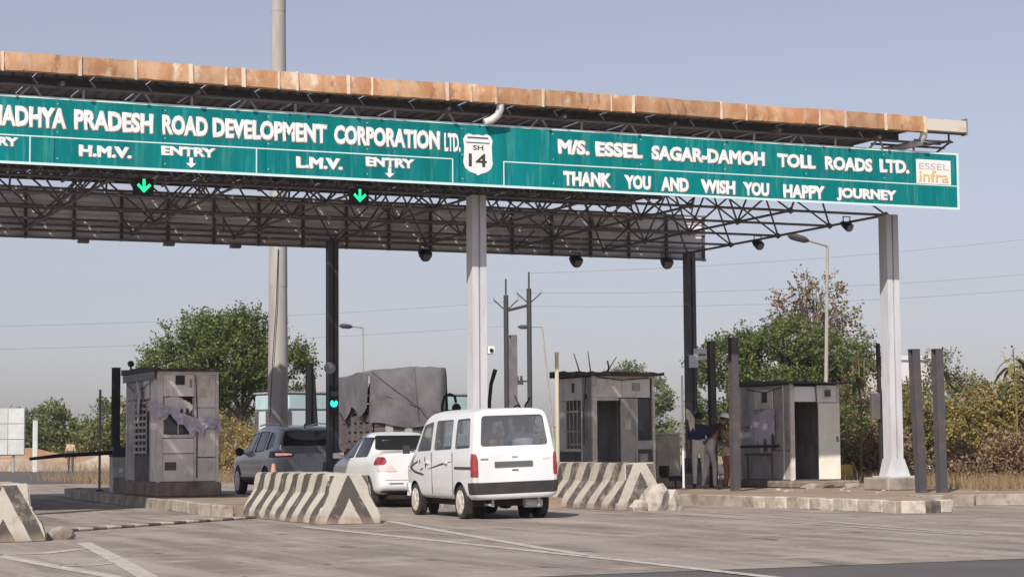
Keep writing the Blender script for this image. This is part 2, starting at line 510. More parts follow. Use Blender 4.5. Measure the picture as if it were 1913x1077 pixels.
# low painted kerb blocks laid across the left lane
cb = tag(bpy.data.objects.new('painted_block_row', None), 'row of low black and white painted blocks across the left lane', 'kerb')
COL.objects.link(cb)
cb.location = (7.4, 30.8, 0)
for k in range(15):
    t = (k + 0.5) / 15
    mm = 'kerb_dark' if k % 2 == 0 else 'kerb_pale'
    key = ('cb', mm)
    if key not in _ks:
        _ks[key] = MB().box(-.185, .185, -.13, .13, 0, .045).mesh('block', mm, bevel=0.015)
    place('block', _ks[key], cb, (5.45 + 3.95 * t, 28.9 + 3.75 * t, 0.012), (0, 0, math.atan2(3.75, 3.95) + random.uniform(-.04, .04)))

# ---------------------------------------------------------------- concrete barriers
def stripe_mat(name, kind, seed, worn, ph=0.0, flip=1):
    m, nt, b = newmat(name)
    tc = nd(nt, 'ShaderNodeTexCoord')
    sp = nd(nt, 'ShaderNodeSeparateXYZ', {0: tc.outputs['Object']})
    wob = mth(nt, 'MULTIPLY', mth(nt, 'SUBTRACT', noisef(nt, tc.outputs['Object'], 3.0, 3), 0.5), 0.10)
    if kind == 'side':
        s = mth(nt, 'ADD', mth(nt, 'MULTIPLY', sp.outputs[1], 1.0), mth(nt, 'MULTIPLY', sp.outputs[2], 0.62 * flip))
        s = mth(nt, 'DIVIDE', mth(nt, 'ADD', s, mth(nt, 'MULTIPLY', wob, 0.5)), 0.62)
        st = mth(nt, 'GREATER_THAN', mth(nt, 'FRACT', mth(nt, 'ADD', s, 0.15 * seed)), 0.50)
    else:
        ax = mth(nt, 'ABSOLUTE', sp.outputs[0])
        s = mth(nt, 'ADD', sp.outputs[2], mth(nt, 'MULTIPLY', ax, 1.9))
        s = mth(nt, 'DIVIDE', mth(nt, 'ADD', s, wob), 0.78)
        st = mth(nt, 'GREATER_THAN', mth(nt, 'FRACT', mth(nt, 'ADD', s, ph)), 0.52)
    vec = nd(nt, 'ShaderNodeVectorMath', {0: tc.outputs['Object'], 1: (seed * 3.1, seed, 0.0)}, operation='ADD').outputs[0]
    col = mixc(nt, st, (0.50, 0.465, 0.40), (0.085, 0.075, 0.065))
    wr = ramp(nt, noisef(nt, vec, 5.0, 7, 0.75), 0.62 - worn, 0.80 - worn)
    col = mixc(nt, wr, col, (0.36, 0.30, 0.245))
    low = ramp(nt, mth(nt, 'ADD', sp.outputs[2], mth(nt, 'MULTIPLY', noisef(nt, vec, 4.0, 4), 0.35)), 0.34, 0.16)
    col = mixc(nt, mth(nt, 'MULTIPLY', low, 0.85), col, (0.30, 0.225, 0.17))
    nt.links.new(col, b.inputs['Base Color'])
    b.inputs['Roughness'].default_value = 0.9
    bn = nd(nt, 'ShaderNodeBump', {'Strength': 0.6, 'Distance': 0.02, 'Height': noisef(nt, vec, 14, 6, 0.7)})
    nt.links.new(bn.outputs[0], b.inputs['Normal'])
    return m

def barrier(label, x, y, rz, L, wb, wt, hgt, seed, worn, ph=0.0, toe=0.12):
    t = thing('concrete_barrier', label, 'barrier', (x, y, 0), rz, 'striped concrete barriers in front of the islands')
    rnd = random.Random(seed)
    prof = [(-wb / 2, 0), (-wb / 2, toe), (-wb / 2 * 0.80 - wt / 2 * 0.20, toe + 0.12), (-wt / 2 - 0.02, hgt * 0.62), (-wt / 2, hgt), (wt / 2, hgt), (wt / 2 + 0.02, hgt * 0.62), (wb / 2 * 0.80 + wt / 2 * 0.20, toe + 0.12), (wb / 2, toe), (wb / 2, 0)]
    n = len(prof)
    ys = [0.0] + [L * i / 14 for i in range(1, 15)]
    vs = []
    for i, yy in enumerate(ys):
        for px, pz in prof:
            vs.append((px + rnd.uniform(-.012, .012), yy + (0.10 * pz / hgt if i == 0 else 0) + rnd.uniform(-.01, .01), pz + (rnd.uniform(-.012, .012) if pz > 0 else 0)))
    fs, mi = [], []
    for i in range(len(ys) - 1):
        for k in range(n):
            fs.append((i * n + k, i * n + (k + 1) % n, (i + 1) * n + (k + 1) % n, (i + 1) * n + k))
    mb = MB()
    mb.add(vs, fs, 0)
    mb.add(vs[:n], [tuple(range(n))], 1)
    mb.add(vs[-n:], [tuple(range(n))], 1)
    bmn = mb.mesh('barrier_body', [stripe_mat('barrier_side_stripes', 'side', seed, worn), stripe_mat('barrier_end_chevrons', 'end', seed, worn, ph)], fix=False)
    bm = bmesh.new()
    bm.from_mesh(bmn)
    bmesh.ops.remove_doubles(bm, verts=bm.verts, dist=0.0005)
    bmesh.ops.recalc_face_normals(bm, faces=bm.faces)
    bmesh.ops.bevel(bm, geom=[e for e in bm.edges if e.calc_face_angle(0) > 0.8], offset=0.02, segments=2, affect='EDGES')
    bm.to_mesh(bmn)
    bm.free()
    link('barrier_body', bmn, t)
    return t
barrier('black and white striped barrier with chevron end beside the white sedan', 10.02, 29.25, R(0), 4.2, 1.02, 0.64, 0.79, 1, 0.07, 0.0)
barrier('battered striped barrier with broken toe at right of the white minivan', 16.68, 32.3, R(-1), 4.3, 1.04, 0.60, 0.87, 2, 0.14, 0.1)
barrier('striped barrier with bold chevron end at the left edge of the picture', 4.25, 26.15, R(0), 4.0, 1.10, 0.66, 0.76, 3, 0.08, 0.60)
# broken rubble at the toe of the right barrier, and beside the left one
M['rubble'] = mat('pale_rubble', (0.50, 0.46, 0.40), 0.9, c2=(0.36, 0.31, 0.26), scale=5, dirt=(0.24, 0.19, 0.155), dscale=4, bump=.6, bscale=12)
def rock(name, label, x, y, z, sx, sy, sz, m, seed, group=None):
    bm = bmesh.new()
    bmesh.ops.create_icosphere(bm, subdivisions=2, radius=1)
    rnd = random.Random(seed)
    for v in bm.verts:
        k = 1 + rnd.uniform(-.22, .18)
        v.co = Vector((v.co.x * sx * k, v.co.y * sy * k, max(-0.5, v.co.z) * sz * k))
    me = bpy.data.meshes.new(name)
    bm.to_mesh(me)
    bm.free()
    me.materials.append(M[m])
    o = link(name, me)
    o.location = (x, y, z)
    return tag(o, label, 'rubble', group)
rock('concrete_rubble', 'pale broken concrete lump at the nose of the battered barrier', 16.85, 32.12, 0.16, 0.25, 0.2, 0.36, 'rubble', 4)
rock('concrete_rubble', 'small grey broken lump at the right toe of the battered barrier', 17.2, 32.15, 0.12, 0.19, 0.16, 0.27, 'rubble', 5)
rock('concrete_rubble', 'low pale lump at the left toe of the battered barrier', 16.5, 32.1, 0.08, 0.2, 0.14, 0.16, 'rubble', 7)
rock('concrete_rubble', 'small pale rubble lump beside the left edge barrier', 5.05, 26.6, 0.06, 0.2, 0.16, 0.12, 'plinth', 6)

# ---------------------------------------------------------------- canopy
CX = [5.25, 14.8, 24.4]
YF, YR = 35.6, 44.5
ZB, ZT = 6.08, 7.40
can = thing('toll_canopy', 'wide flat toll canopy of tubular space frame with rusty front fascia', 'canopy', (14.8, 40.0, 0.0))
for x in CX:
    for y in (YF, YR):
        wcol = 0.30 if y == YF else 0.24
        h = wcol / 2
        c = MB().box(x - h, x - 0.02, y - h, y + h, 0.45, ZB).box(x + 0.02, x + h, y - h, y + h, 0.45, ZB).box(x - 0.02, x + 0.02, y - h + 0.05, y + h - 0.05, 0.45, ZB)
        cm = 'paint_col' if y == YF else 'paint_rear_shade'  # rear row gets the copy with shade put into its colour
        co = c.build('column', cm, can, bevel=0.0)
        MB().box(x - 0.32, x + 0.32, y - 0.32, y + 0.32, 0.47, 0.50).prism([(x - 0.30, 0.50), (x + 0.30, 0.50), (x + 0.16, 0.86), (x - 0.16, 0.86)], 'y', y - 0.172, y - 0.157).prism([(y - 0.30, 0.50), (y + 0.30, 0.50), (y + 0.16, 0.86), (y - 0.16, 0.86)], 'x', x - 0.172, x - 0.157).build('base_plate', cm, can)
        MB().box(x - 0.47, x + 0.47, y - 0.47, y + 0.47, 0.19, 0.47).build('footing', 'plinth', can, bevel=0.03)
GX = [24.35 - i * (9.55 / 4) for i in range(12)]
GY = [YF + j * (YR - YF) / 4 for j in range(5)]
TX = [x - 9.55 / 8 for x in GX[:-1]]
TY = [y + (YR - YF) / 8 for y in GY[:-1]]
for y in GY:
    bar('bottom_chord', (GX[-1], y, ZB), (GX[0], y, ZB), 0.028, 'steel_frame', can)
for x in GX:
    bar('bottom_chord', (x, YF, ZB), (x, YR, ZB), 0.028, 'steel_frame', can)
for y in TY:
    bar('top_chord', (TX[-1], y, ZT), (24.0, y, ZT), 0.028, 'steel_frame', can)
for x in TX:
    bar('top_chord', (x, 34.0, ZT + 0.08), (x, 46.6, ZT + 0.08), 0.04, 'steel_frame', can)
far = MB()
for i, x in enumerate(TX):
    for j, y in enumerate(TY):
        for a in (i, i + 1):
            for c in (j, j + 1):
                p, q = (x, y, ZT), (GX[a], GY[c], ZB)
                if i < 9:
                    bar('diagonal_bar', p, q, 0.022, 'steel_frame', can, 6)
                else:
                    far.tube([p, q], 0.022, 6)
tag(far.build('diagonal_bar', 'steel_frame', can), kind='stuff')
ball = bmesh.new()
bmesh.ops.create_icosphere(ball, subdivisions=1, radius=0.075)
bme = bpy.data.meshes.new('frame_node')
ball.to_mesh(bme)
ball.free()
bme.materials.append(M['steel_frame'])
for x in GX[:10]:
    for y in GY:
        place('frame_node', bme, can, (x, y, ZB))
# front edge rail with its struts above the sign, seen between fascia and sign
bar('edge_rail', (-1.0, 34.35, 7.47), (24.9, 34.35, 7.47), 0.028, 'steel_gr', can)
bar('edge_rail', (-1.0, 34.55, 7.30), (25.1, 34.55, 7.30), 0.03, 'steel_gr', can)
for k in range(10):
    x = 5.95 + k * 1.93
    bar('edge_strut', (x, 34.36, 7.47), (x - 0.42, 34.42, 7.02), 0.024, 'galv', can, 6)
    bar('edge_strut', (x + 0.06, 34.36, 7.47), (x + 0.44, 34.5, 7.02), 0.024, 'galv', can, 6)
    bar('edge_strut', (x + 0.92, 34.36, 7.47), (x + 0.92, 34.4, 7.05), 0.026, 'galv', can, 6)
# roof sheets
prof = []
for k in range(5):
    x = k * 0.245
    prof += [(x, 0.0), (x + 0.07, 0.0), (x + 0.095, 0.04), (x + 0.15, 0.04), (x + 0.175, 0.0)]
prof = [(min(x, 0.995), z) for x, z in prof if x <= 1.0]
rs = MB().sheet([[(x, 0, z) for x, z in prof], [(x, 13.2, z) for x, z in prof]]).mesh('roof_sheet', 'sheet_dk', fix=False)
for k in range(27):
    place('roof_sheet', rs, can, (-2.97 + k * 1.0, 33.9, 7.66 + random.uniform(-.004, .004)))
for y in (34.6, 36.3, 38.0, 39.8, 41.6, 43.4, 45.2, 46.9):
    box('purlin', 'steel_dk', can, -3, 24.0, y - 0.04, y + 0.04, 7.53, 7.655)
# rusty fascia panels
fp = {}
for v in range(3):
    g = []
    rnd = random.Random(v + 20)
    for i in range(5):
        z = 7.62 + 0.31 * i / 4
        g.append([(0.48 * (j / 3 - 1), 33.85 - 0.010 * math.sin(i / 4 * math.pi) + rnd.uniform(-.008, .008), z + rnd.uniform(-.006, .006)) for j in range(7)])
    g.insert(0, [(p[0], 33.97, 7.612) for p in g[0]])
    g.append([(p[0], 33.93, 7.945) for p in g[-1]])
    mb = MB().sheet(g)
    mb.v = [(x, y - 33.85, z - 7.62) for x, y, z in mb.v]
    fp[v] = mb.mesh('fascia_panel', 'rust', smooth=True)
smesh = MB().prism([(-.03, -.028), (.03, -.028), (.035, .0), (-.035, .0)], 'z', -0.02, 0.325).mesh('seam_strip', 'seam')
x = -2.5
k = 0
while x < 24.0:
    place('fascia_panel', fp[k % 3], can, (x, 33.85 + random.uniform(-.008, .008), 7.62 + random.uniform(-.012, .008)), (random.uniform(-.03, .03), random.uniform(-.008, .008), random.uniform(-.006, .006)))
    if random.random() < 0.85:
        place('seam_strip', smesh, can, (x + 0.485 + random.uniform(-.02, .02), 33.845, 7.615), (0, random.uniform(-.05, .05), 0), (random.uniform(.6, 1.25), 1, 1))
    if random.random() < 0.3:
        place('seam_strip', smesh, can, (x + random.uniform(-.3, .3), 33.848, 7.62), (0, 0, 0), (random.uniform(.3, .7), 0.8, 0.95))
    x += 0.97
    k += 1
XE = x - 0.485
box('gutter', 'gutter_end', can, XE, 25.2, 33.84, 33.86, 7.66, 7.90)
box('gutter', 'gutter_end', can, XE, 25.2, 33.862, 34.0, 7.655, 7.67)
box('gutter_end_plate', 'steel_gr', can, 25.2, 25.22, 33.82, 34.02, 7.60, 7.95)
for p, q in (((24.0, 34.0, 7.64), (25.2, 34.0, 7.64)), ((24.0, 34.6, 7.42), (25.0, 34.1, 7.50)), ((25.0, 34.1, 7.50), (24.7, 34.4, 7.2)), ((24.9, 34.05, 7.64), (24.9, 34.05, 7.46)), ((23.6, 35.0, 7.5), (24.9, 34.2, 7.36)), ((24.0, 36.4, 7.45), (24.9, 34.1, 7.48)), ((24.0, 34.0, 7.46), (25.0, 34.06, 7.47))):
    bar('bracket', p, q, 0.024, 'steel_dk', can, 6)
def pipe(pts):
    MB().tube(pts, 0.075, 12).build('downpipe', 'pvc', can, smooth=True)
pipe([(14.62, 33.93, 7.64), (14.62, 33.95, 7.52), (14.6, 34.02, 7.42), (14.5, 34.08, 7.33), (14.36, 34.1, 7.27)])
pipe([(24.2, 33.93, 7.66), (24.2, 33.96, 7.54), (24.22, 34.1, 7.44), (24.1, 34.5, 7.40), (23.9, 35.2, 7.36)])

# ---------------------------------------------------------------- overhead sign
SY = 34.20
sg = thing('overhead_sign', 'long teal overhead toll plaza sign with white lettering across the canopy front', 'sign', (14.8, SY, 6.08))
box('backing', 'steel_dk', sg, -1.2, 25.2, SY + 0.02, SY + 0.05, 6.09, 7.25)
pw = 26.41 / 14
pm = MB().box(0.004, pw - 0.004, 0, 0.018, 6.08 - 6.08, 7.255 - 6.08).mesh('panel', 'teal')
for k in range(14):
    place('panel', pm, sg, (-1.2 + k * pw, SY + random.uniform(0, .0015), 6.08), (random.uniform(-.0012, .0012), 0, 0))
rv = MB().tube([(0, 0.002, 0), (0, -0.006, 0)], [0.012, 0.008], 6).mesh('rivet', 'cyanwhite')
for k in range(4, 14):
    for z in (6.2, 6.66, 7.15):
        place('rivet', rv, sg, (-1.2 + k * pw + 0.05, SY, z))
for a in ((-1.2, 25.24, 7.225, 7.265), (-1.2, 25.24, 6.07, 6.115)):
    box('border', 'cyanwhite', sg, a[0], a[1], SY - 0.006, SY - 0.001, a[2], a[3])
box('border', 'cyanwhite', sg, 25.19, 25.24, SY - 0.006, SY + 0.05, 6.116, 7.224)
LN = 0.022
for a, c in ((-1.2, 13.752), (14.78, 25.18)):
    box('divider', 'cyanwhite', sg, a, c, SY - 0.004, SY - 0.001, 6.555, 6.555 + LN)
for xx in (1.9, 5.917, 9.935, 13.735, 14.78):
    box('divider', 'cyanwhite', sg, xx, xx + LN, SY - 0.004, SY - 0.001, 6.116, 6.5545)
for s, a, c in (('MADHYA', 5.22, 6.571), ('PRADESH', 6.674, 8.082), ('ROAD', 8.226, 9.067), ('DEVELOPMENT', 9.135, 11.288), ('CORPORATION', 11.411, 13.506)):
    text('lettering', s, a, c, 6.70, 7.078, SY - 0.001, 'white', sg, 0.085)
text('lettering', 'LTD.', 13.581, 13.916, 6.685, 7.05, SY - 0.001, 'white', sg, 0.06)
text('lettering', 'ENTRY', 4.888, 5.755, 6.36, 6.525, SY - 0.001, 'white', sg, 0.085)
for s, a, c, z0, z1 in (('H.M.V.', 6.762, 7.706, 6.245, 6.46), ('ENTRY', 8.209, 9.225, 6.345, 6.52), ('L.M.V.', 10.687, 11.596, 6.235, 6.458), ('ENTRY', 12.021, 13.011, 6.335, 6.518)):
    text('lettering', s, a, c, z0, z1, SY - 0.001, 'white', sg, 0.085)
for xx in (8.75, 12.49):
    MB().prism([(xx - .032, 6.335), (xx - .032, 6.235), (xx - .095, 6.235), (xx, 6.15), (xx + .095, 6.235), (xx + .032, 6.235), (xx + .032, 6.335)], 'y', SY - 0.007, SY - 0.001).build('arrow', 'white', sg)
for s, a, c, z0, z1 in (('M/S.', 15.925, 16.621, 6.76, 7.062), ('ESSEL', 16.725, 17.774, 6.755, 7.062), ('SAGAR-DAMOH', 17.95, 20.537, 6.745, 7.05), ('TOLL', 20.809, 21.733, 6.745, 7.045), ('ROADS', 21.936, 23.103, 6.745, 7.043), ('LTD.', 23.26, 24.016, 6.755, 7.05),
                        ('THANK', 16.031, 17.099, 6.155, 6.452), ('YOU', 17.342, 17.941, 6.145, 6.44), ('AND', 18.142, 18.786, 6.143, 6.435), ('WISH', 19.039, 19.842, 6.138, 6.432), ('YOU', 20.001, 20.621, 6.135, 6.425), ('HAPPY', 20.933, 21.948, 6.13, 6.42), ('JOURNEY', 22.203, 23.692, 6.125, 6.412)):
    text('lettering', s, a, c, z0, z1, SY - 0.001, 'white', sg, 0.085)
# route shield
def shield(cx, cz, w_, h_):
    pts = []
    for u, v in ((-.42, .46), (-.30, .50), (-.15, .465), (0, .485), (.15, .465), (.30, .50), (.42, .46), (.50, .36), (.47, .2), (.48, -.05), (.50, -.2), (.44, -.33), (.28, -.42), (.1, -.455), (0, -.50), (-.1, -.455), (-.28, -.42), (-.44, -.33), (-.50, -.2), (-.48, -.05), (-.47, .2), (-.50, .36)):
        pts.append((cx + u * w_, cz + v * h_))
    return pts
sh = MB().prism(shield(14.262, 6.672, 0.60, 0.79), 'y', SY - 0.007, SY - 0.001).build('route_shield', 'white', sg)
M['navy'] = mat('shield_band', (0.06, 0.08, 0.11), 0.5)
M['darkbrown'] = mat('shield_print', (0.06, 0.045, 0.04), 0.5)
MB().prism([(14.04, 6.975), (14.48, 6.975), (14.465, 7.005), (14.055, 7.005)], 'y', SY - 0.010, SY - 0.0075).build('shield_line', 'navy', sg)
MB().prism([(14.02, 6.885), (14.5, 6.885), (14.5, 6.905), (14.02, 6.905)], 'y', SY - 0.010, SY - 0.0075).build('shield_line', 'navy', sg)
text('lettering', 'SH', 14.16, 14.37, 6.755, 6.85, SY - 0.0075, 'darkbrown', sg, 0.025, 0.003)
text('lettering', '14', 14.07, 14.44, 6.44, 6.69, SY - 0.0075, 'darkbrown', sg, 0.02, 0.003)
# logo plate at the right end
M['logo_orange'] = mat('logo_orange', (0.72, 0.50, 0.19), 0.5)
M['logo_grey'] = mat('logo_grey', (0.50, 0.42, 0.42), 0.5)
box('logo_plate', 'white', sg, 24.167, 25.03, SY - 0.012, SY - 0.001, 6.585, 7.095)
text('lettering', 'ESSEL', 24.23, 24.97, 6.885, 7.02, SY - 0.0125, 'logo_grey', sg, 0.0, 0.003)
text('lettering', 'infra', 24.23, 24.97, 6.62, 6.87, SY - 0.0125, 'logo_orange', sg, 0.02, 0.003)

# ---------------------------------------------------------------- rear board, seen from behind
BY = 45.0
rb = thing('rear_sign_board', 'dark back of the second overhead board under the rear of the canopy', 'sign', (14.8, BY, 5.94))
shp = []
for k in range(9):
    z = k * 0.142
    shp += [(0.0, z), (0.03, z + 0.02), (0.03, z + 0.07), (0.0, z + 0.09)]
bs = MB().sheet([[(x, y, z) for y, z in shp if z < 1.16] for x in (0.0, 1.075)]).mesh('sheet', 'back_sheet', fix=False)
for k in range(26):
    place('sheet', bs, rb, (-3.1 + k * 1.085, BY - 0.02, 5.945))
XB = -3.1 + 26 * 1.085 - 0.01
for k in range(26):
    xx = XB - 0.03 - k * 1.085
    box('post', 'steel_dk', rb, xx - 0.03, xx + 0.03, BY - 0.10, BY - 0.03, 5.93, 7.10)
for z in (5.93, 6.22, 6.60, 7.06):
    box('rail', 'steel_gr', rb, -3.1, XB, BY - 0.15, BY - 0.105, z, z + 0.05)
for k in range(12):
    xx = XB - 0.4 - k * 2.17
    bar('hanger', (xx, BY - 0.1, 7.1), (xx, BY - 0.3, 7.6), 0.025, 'steel_dk', rb, 6)
for xx in (9.0, 10.97, 12.55):
    box('clamp', 'steel_gr', rb, xx - 0.12, xx + 0.12, BY - 0.2, BY - 0.02, 5.86, 5.928)

# floodlights under the canopy
def floodlight(label, x, y, z, az, r=0.15):
    t = thing('floodlight', label, 'floodlight', (x, y, z), az, 'round floodlights under the canopy')
    MB().tube([(0, -0.10, -0.06), (0, -0.06, -0.03), (0, 0.06, 0.03), (0, 0.16, 0.08)], [r, r * 1.05, r * 0.8, r * 0.4], 14).build('housing', 'black', t, smooth=True, world=False)
    MB().tube([(0, -0.112, -0.066), (0, -0.1, -0.0605)], [r * 0.86, r * 0.86], 14).build('lens', 'steel_gr', t, world=False)
    MB().tube([(-r, 0, 0), (-r, 0, 0.2), (r, 0, 0.2), (r, 0, 0)], 0.015, 6).build('yoke', 'black', t, world=False)
floodlight('black round floodlight under the rear board left of the middle column', 17.06, 44.3, 5.80, R(20))
floodlight('black round floodlight under the rear board right of the middle column', 21.08, 44.3, 5.77, R(20))
floodlight('black round floodlight under the rear board beside the right rear column', 23.6, 44.25, 5.80, R(10))
floodlight('black floodlight on the sloping side chord near the lamp post', 24.36, 41.0, 5.97, R(10), 0.11)
floodlight('black floodlight on the side chord close under the sign', 24.2, 36.9, 5.98, R(10), 0.10)
# short fixtures hung in the frame
for lab, x in (('small pale light fitting hanging in the left of the frame', 11.75), ('small pale light fitting hanging left of the middle column', 17.9)):
    t = thing('light_fitting', lab, 'light', (x, 43.0, 6.35), 0, 'small light fittings in the frame')
    MB().tube([(0, 0, 0), (0, 0, -0.32)], 0.02, 6).build('stem', 'steel_dk', t, world=False)
    MB().box(-0.2, 0.2, -0.06, 0.06, 0.0, 0.05).build('lamp', 'galv', t, world=False)
# lane arrow signals
for lab, x in (('lit green lane arrow under the H.M.V. entry panel', 8.154), ('lit green lane arrow under the L.M.V. entry panel', 12.278)):
    t = thing('lane_signal', lab, 'lane signal', (x, 35.3, 5.93), 0, 'green lane arrows under the sign')
    box('housing', 'black', t, x - 0.18, x + 0.18, 35.26, 35.38, 5.76, 6.07)
    a = 0.13
    MB().prism([(x - .025, 5.93 + a), (x - .025, 5.93 - .02), (x - .10, 5.93 + .05), (x - .13, 5.93 + .01), (x, 5.93 - .12), (x + .13, 5.93 + .01), (x + .10, 5.93 + .05), (x + .025, 5.93 - .02), (x + .025, 5.93 + a)], 'y', 35.250, 35.259).build('arrow', 'green_led', t)
# traffic light, horn and boxes on columns
t = thing('traffic_light', 'two lens traffic light showing green on the dark rear column', 'traffic light', (14.72, 44.25, 2.0))
box('housing', 'black', t, 14.60, 14.84, 44.14, 44.30, 1.96, 2.62)
for z, mm in ((2.46, 'steel_gr'), (2.22, 'cyan_led')):
    MB().tube([(14.72, 44.12, z), (14.72, 44.139, z)], 0.088, 16).build('lens', mm, t, smooth=True)
    MB().tube([(14.72, 44.135, z + 0.08), (14.72, 44.02, z + 0.10)], [0.05, 0.04], 6).build('visor', 'black', t)
t = thing('loudspeaker_horn', 'grey horn loudspeaker above the traffic light', 'loudspeaker', (14.66, 44.2, 3.05))
MB().tube([(14.58, 44.02, 3.04), (14.63, 44.12, 3.06), (14.66, 44.2, 3.07)], [0.14, 0.07, 0.04], 12).build('horn', 'galv', t, smooth=True)
box('bracket', 'black', t, 14.63, 14.73, 44.2, 44.37, 3.0, 3.18)
t = thing('camera_box', 'small white camera on the right of the middle white column', 'camera', (15.02, 35.6, 3.05))
box('housing', 'white', t, 14.97, 15.12, 35.45, 35.72, 2.98, 3.13, 0.01)
MB().tube([(15.04, 35.43, 3.05), (15.04, 35.449, 3.05)], 0.04, 10).build('lens', 'black', t)
box('bracket', 'black', t, 14.94, 14.97, 35.55, 35.65, 3.03, 3.07)
t = thing('sign_box', 'white sign box on the dark rear column above the people', 'box', (24.3, 44.2, 3.3))
box('upper_plate', 'white', t, 24.32, 24.75, 44.1, 44.2, 3.33, 3.62, 0.01)
box('lower_plate', 'white', t, 24.12, 24.38, 44.06, 44.095, 3.13, 3.45, 0.01)
box('slot', 'black', t, 24.42, 24.62, 44.094, 44.099, 3.44, 3.48)
# ---------------------------------------------------------------- toll booths
M['panel_beige'] = mat('booth_panel_beige', (0.78, 0.74, 0.68), 0.6, c2=(0.66, 0.61, 0.56), scale=2.0, dirt=(0.36, 0.31, 0.27), dscale=2.6, dlo=0.54, dhi=0.8, stretch=(1.5, 1.5, 0.8), rand=0.22)
M['panel_pale'] = mat('booth_panel_pale', (0.74, 0.72, 0.68), 0.55, c2=(0.62, 0.58, 0.54), scale=2.2, dirt=(0.30, 0.26, 0.22), dscale=3, dlo=0.56, dhi=0.85, rand=0.15)
M['panel_grey'] = mat('booth_panel_grey', (0.36, 0.345, 0.35), 0.6, c2=(0.44, 0.41, 0.39), scale=2.4, dirt=(0.13, 0.11, 0.10), dscale=2.2, dlo=0.5, dhi=0.78, stretch=(1.5, 1.5, 0.8), rand=0.25)
M['panel_dark'] = mat('booth_panel_dark', (0.09, 0.085, 0.09), 0.65, c2=(0.14, 0.12, 0.115), scale=2, rand=0.3)
M['door_cream'] = mat('door_cream', (0.86, 0.85, 0.73), 0.5, c2=(0.78, 0.76, 0.64), scale=1.6, dirt=(0.38, 0.33, 0.26), dscale=2.4, dlo=0.6, dhi=0.85)
M['frame_pale'] = mat('booth_frame_pale', (0.70, 0.67, 0.61), 0.5, c2=(0.55, 0.5, 0.44), scale=4)
M['roof_dark'] = mat('booth_roof_dark', (0.05, 0.045, 0.045), 0.8, c2=(0.10, 0.075, 0.06), scale=3)
M['eave'] = mat('eave_bluegrey', (0.15, 0.16, 0.20), 0.6, c2=(0.22, 0.22, 0.25), scale=3)
M['cloth'] = mat('lilac_grey_cloth', (0.62, 0.58, 0.68), 0.85, c2=(0.48, 0.44, 0.52), scale=3)
M['pane'] = glass('dusty_pane', (0.09, 0.10, 0.11), 0.6, 0.15)
M['cream'] = mat('cream_paint', (0.66, 0.62, 0.48), 0.6, c2=(0.52, 0.47, 0.34), scale=3, dirt=(0.3, 0.25, 0.18), dscale=3, dlo=0.55, dhi=0.8)
M['grill'] = mat('grill_bars', (0.42, 0.40, 0.39), 0.6)

M['plinth_dark'] = mat('plinth_brown', (0.20, 0.155, 0.125), 0.9, c2=(0.29, 0.24, 0.19), scale=3, dirt=(0.09, 0.07, 0.06), dscale=2, bump=.5, bscale=12)
def booth(name, label, x0, x1, y0, y1, z0, z1, front, left, roof_t=0.09, over=0.10, plinth=None):
    t = thing(name, label, 'toll booth', (x0, y0, z0), 0, 'toll booths on the islands')
    T = 0.035
    if plinth:
        MB().box(*plinth, 0.19, z0).build('plinth', 'plinth_dark', t, bevel=0.04)
    for (a, c) in ((x0, y0), (x1 - 0.06, y0), (x0, y1 - 0.06), (x1 - 0.06, y1 - 0.06)):
        box('corner_post', 'frame_pale', t, a - 0.004, a + 0.06, c - 0.004, c + 0.06, z0, z1)
    box('wall', 'panel_grey', t, x0 + 0.062, x1 - 0.062, y1 - T, y1 - 0.004, z0, z1)
    box('wall', 'panel_grey', t, x1 - T, x1 - 0.004, y0 + 0.062, y1 - 0.062, z0, z1)
    box('floor', 'panel_dark', t, x0 + 0.01, x1 - 0.01, y0 + 0.01, y1 - 0.01, z0 - 0.06, z0 + 0.02)
    for nm, u0, u1, a, c, mm, off in front:
        box(nm, mm, t, x0 + u0, x0 + u1, y0 + 0.004 - off, y0 + T - off, a, c, 0.006)
    for nm, v0, v1, a, c, mm, off in left:
        box(nm, mm, t, x0 + 0.004 - off, x0 + T - off, y0 + v0, y0 + v1, a, c, 0.006)
    # roof of wavy sheet
    rnd = random.Random(int(x0 * 10))
    g = []
    for i in range(9):
        yy = y0 - over - 0.08 + (y1 - y0 + 2 * over + 0.08) * i / 8
        g.append([(x0 - over + (x1 - x0 + 2 * over) * j / 16, yy, z1 + roof_t + 0.02 * math.sin(j * 1.6) + rnd.uniform(-.022, .022) + 0.012 * (i - 4)) for j in range(17)])
    g2 = [[(p[0], p[1], z1 + 0.005) for p in row] for row in (g[0], g[-1])]
    mb = MB()
    mb.sheet(g)
    rows = [g[0], g[-1], [r[0] for r in g], [r[-1] for r in g]]
    for rr in rows:
        mb.sheet([rr, [(p[0], p[1], z1 + 0.004) for p in rr]])
    c0 = [(g[0][0][0], g[0][0][1]), (g[0][-1][0], g[0][-1][1]), (g[-1][-1][0], g[-1][-1][1]), (g[-1][0][0], g[-1][0][1])]
    mb.add([(a, c, z1 + 0.004) for a, c in c0], [(0, 1, 2, 3)])
    mb.build('roof', 'roof_dark', t)
    return t

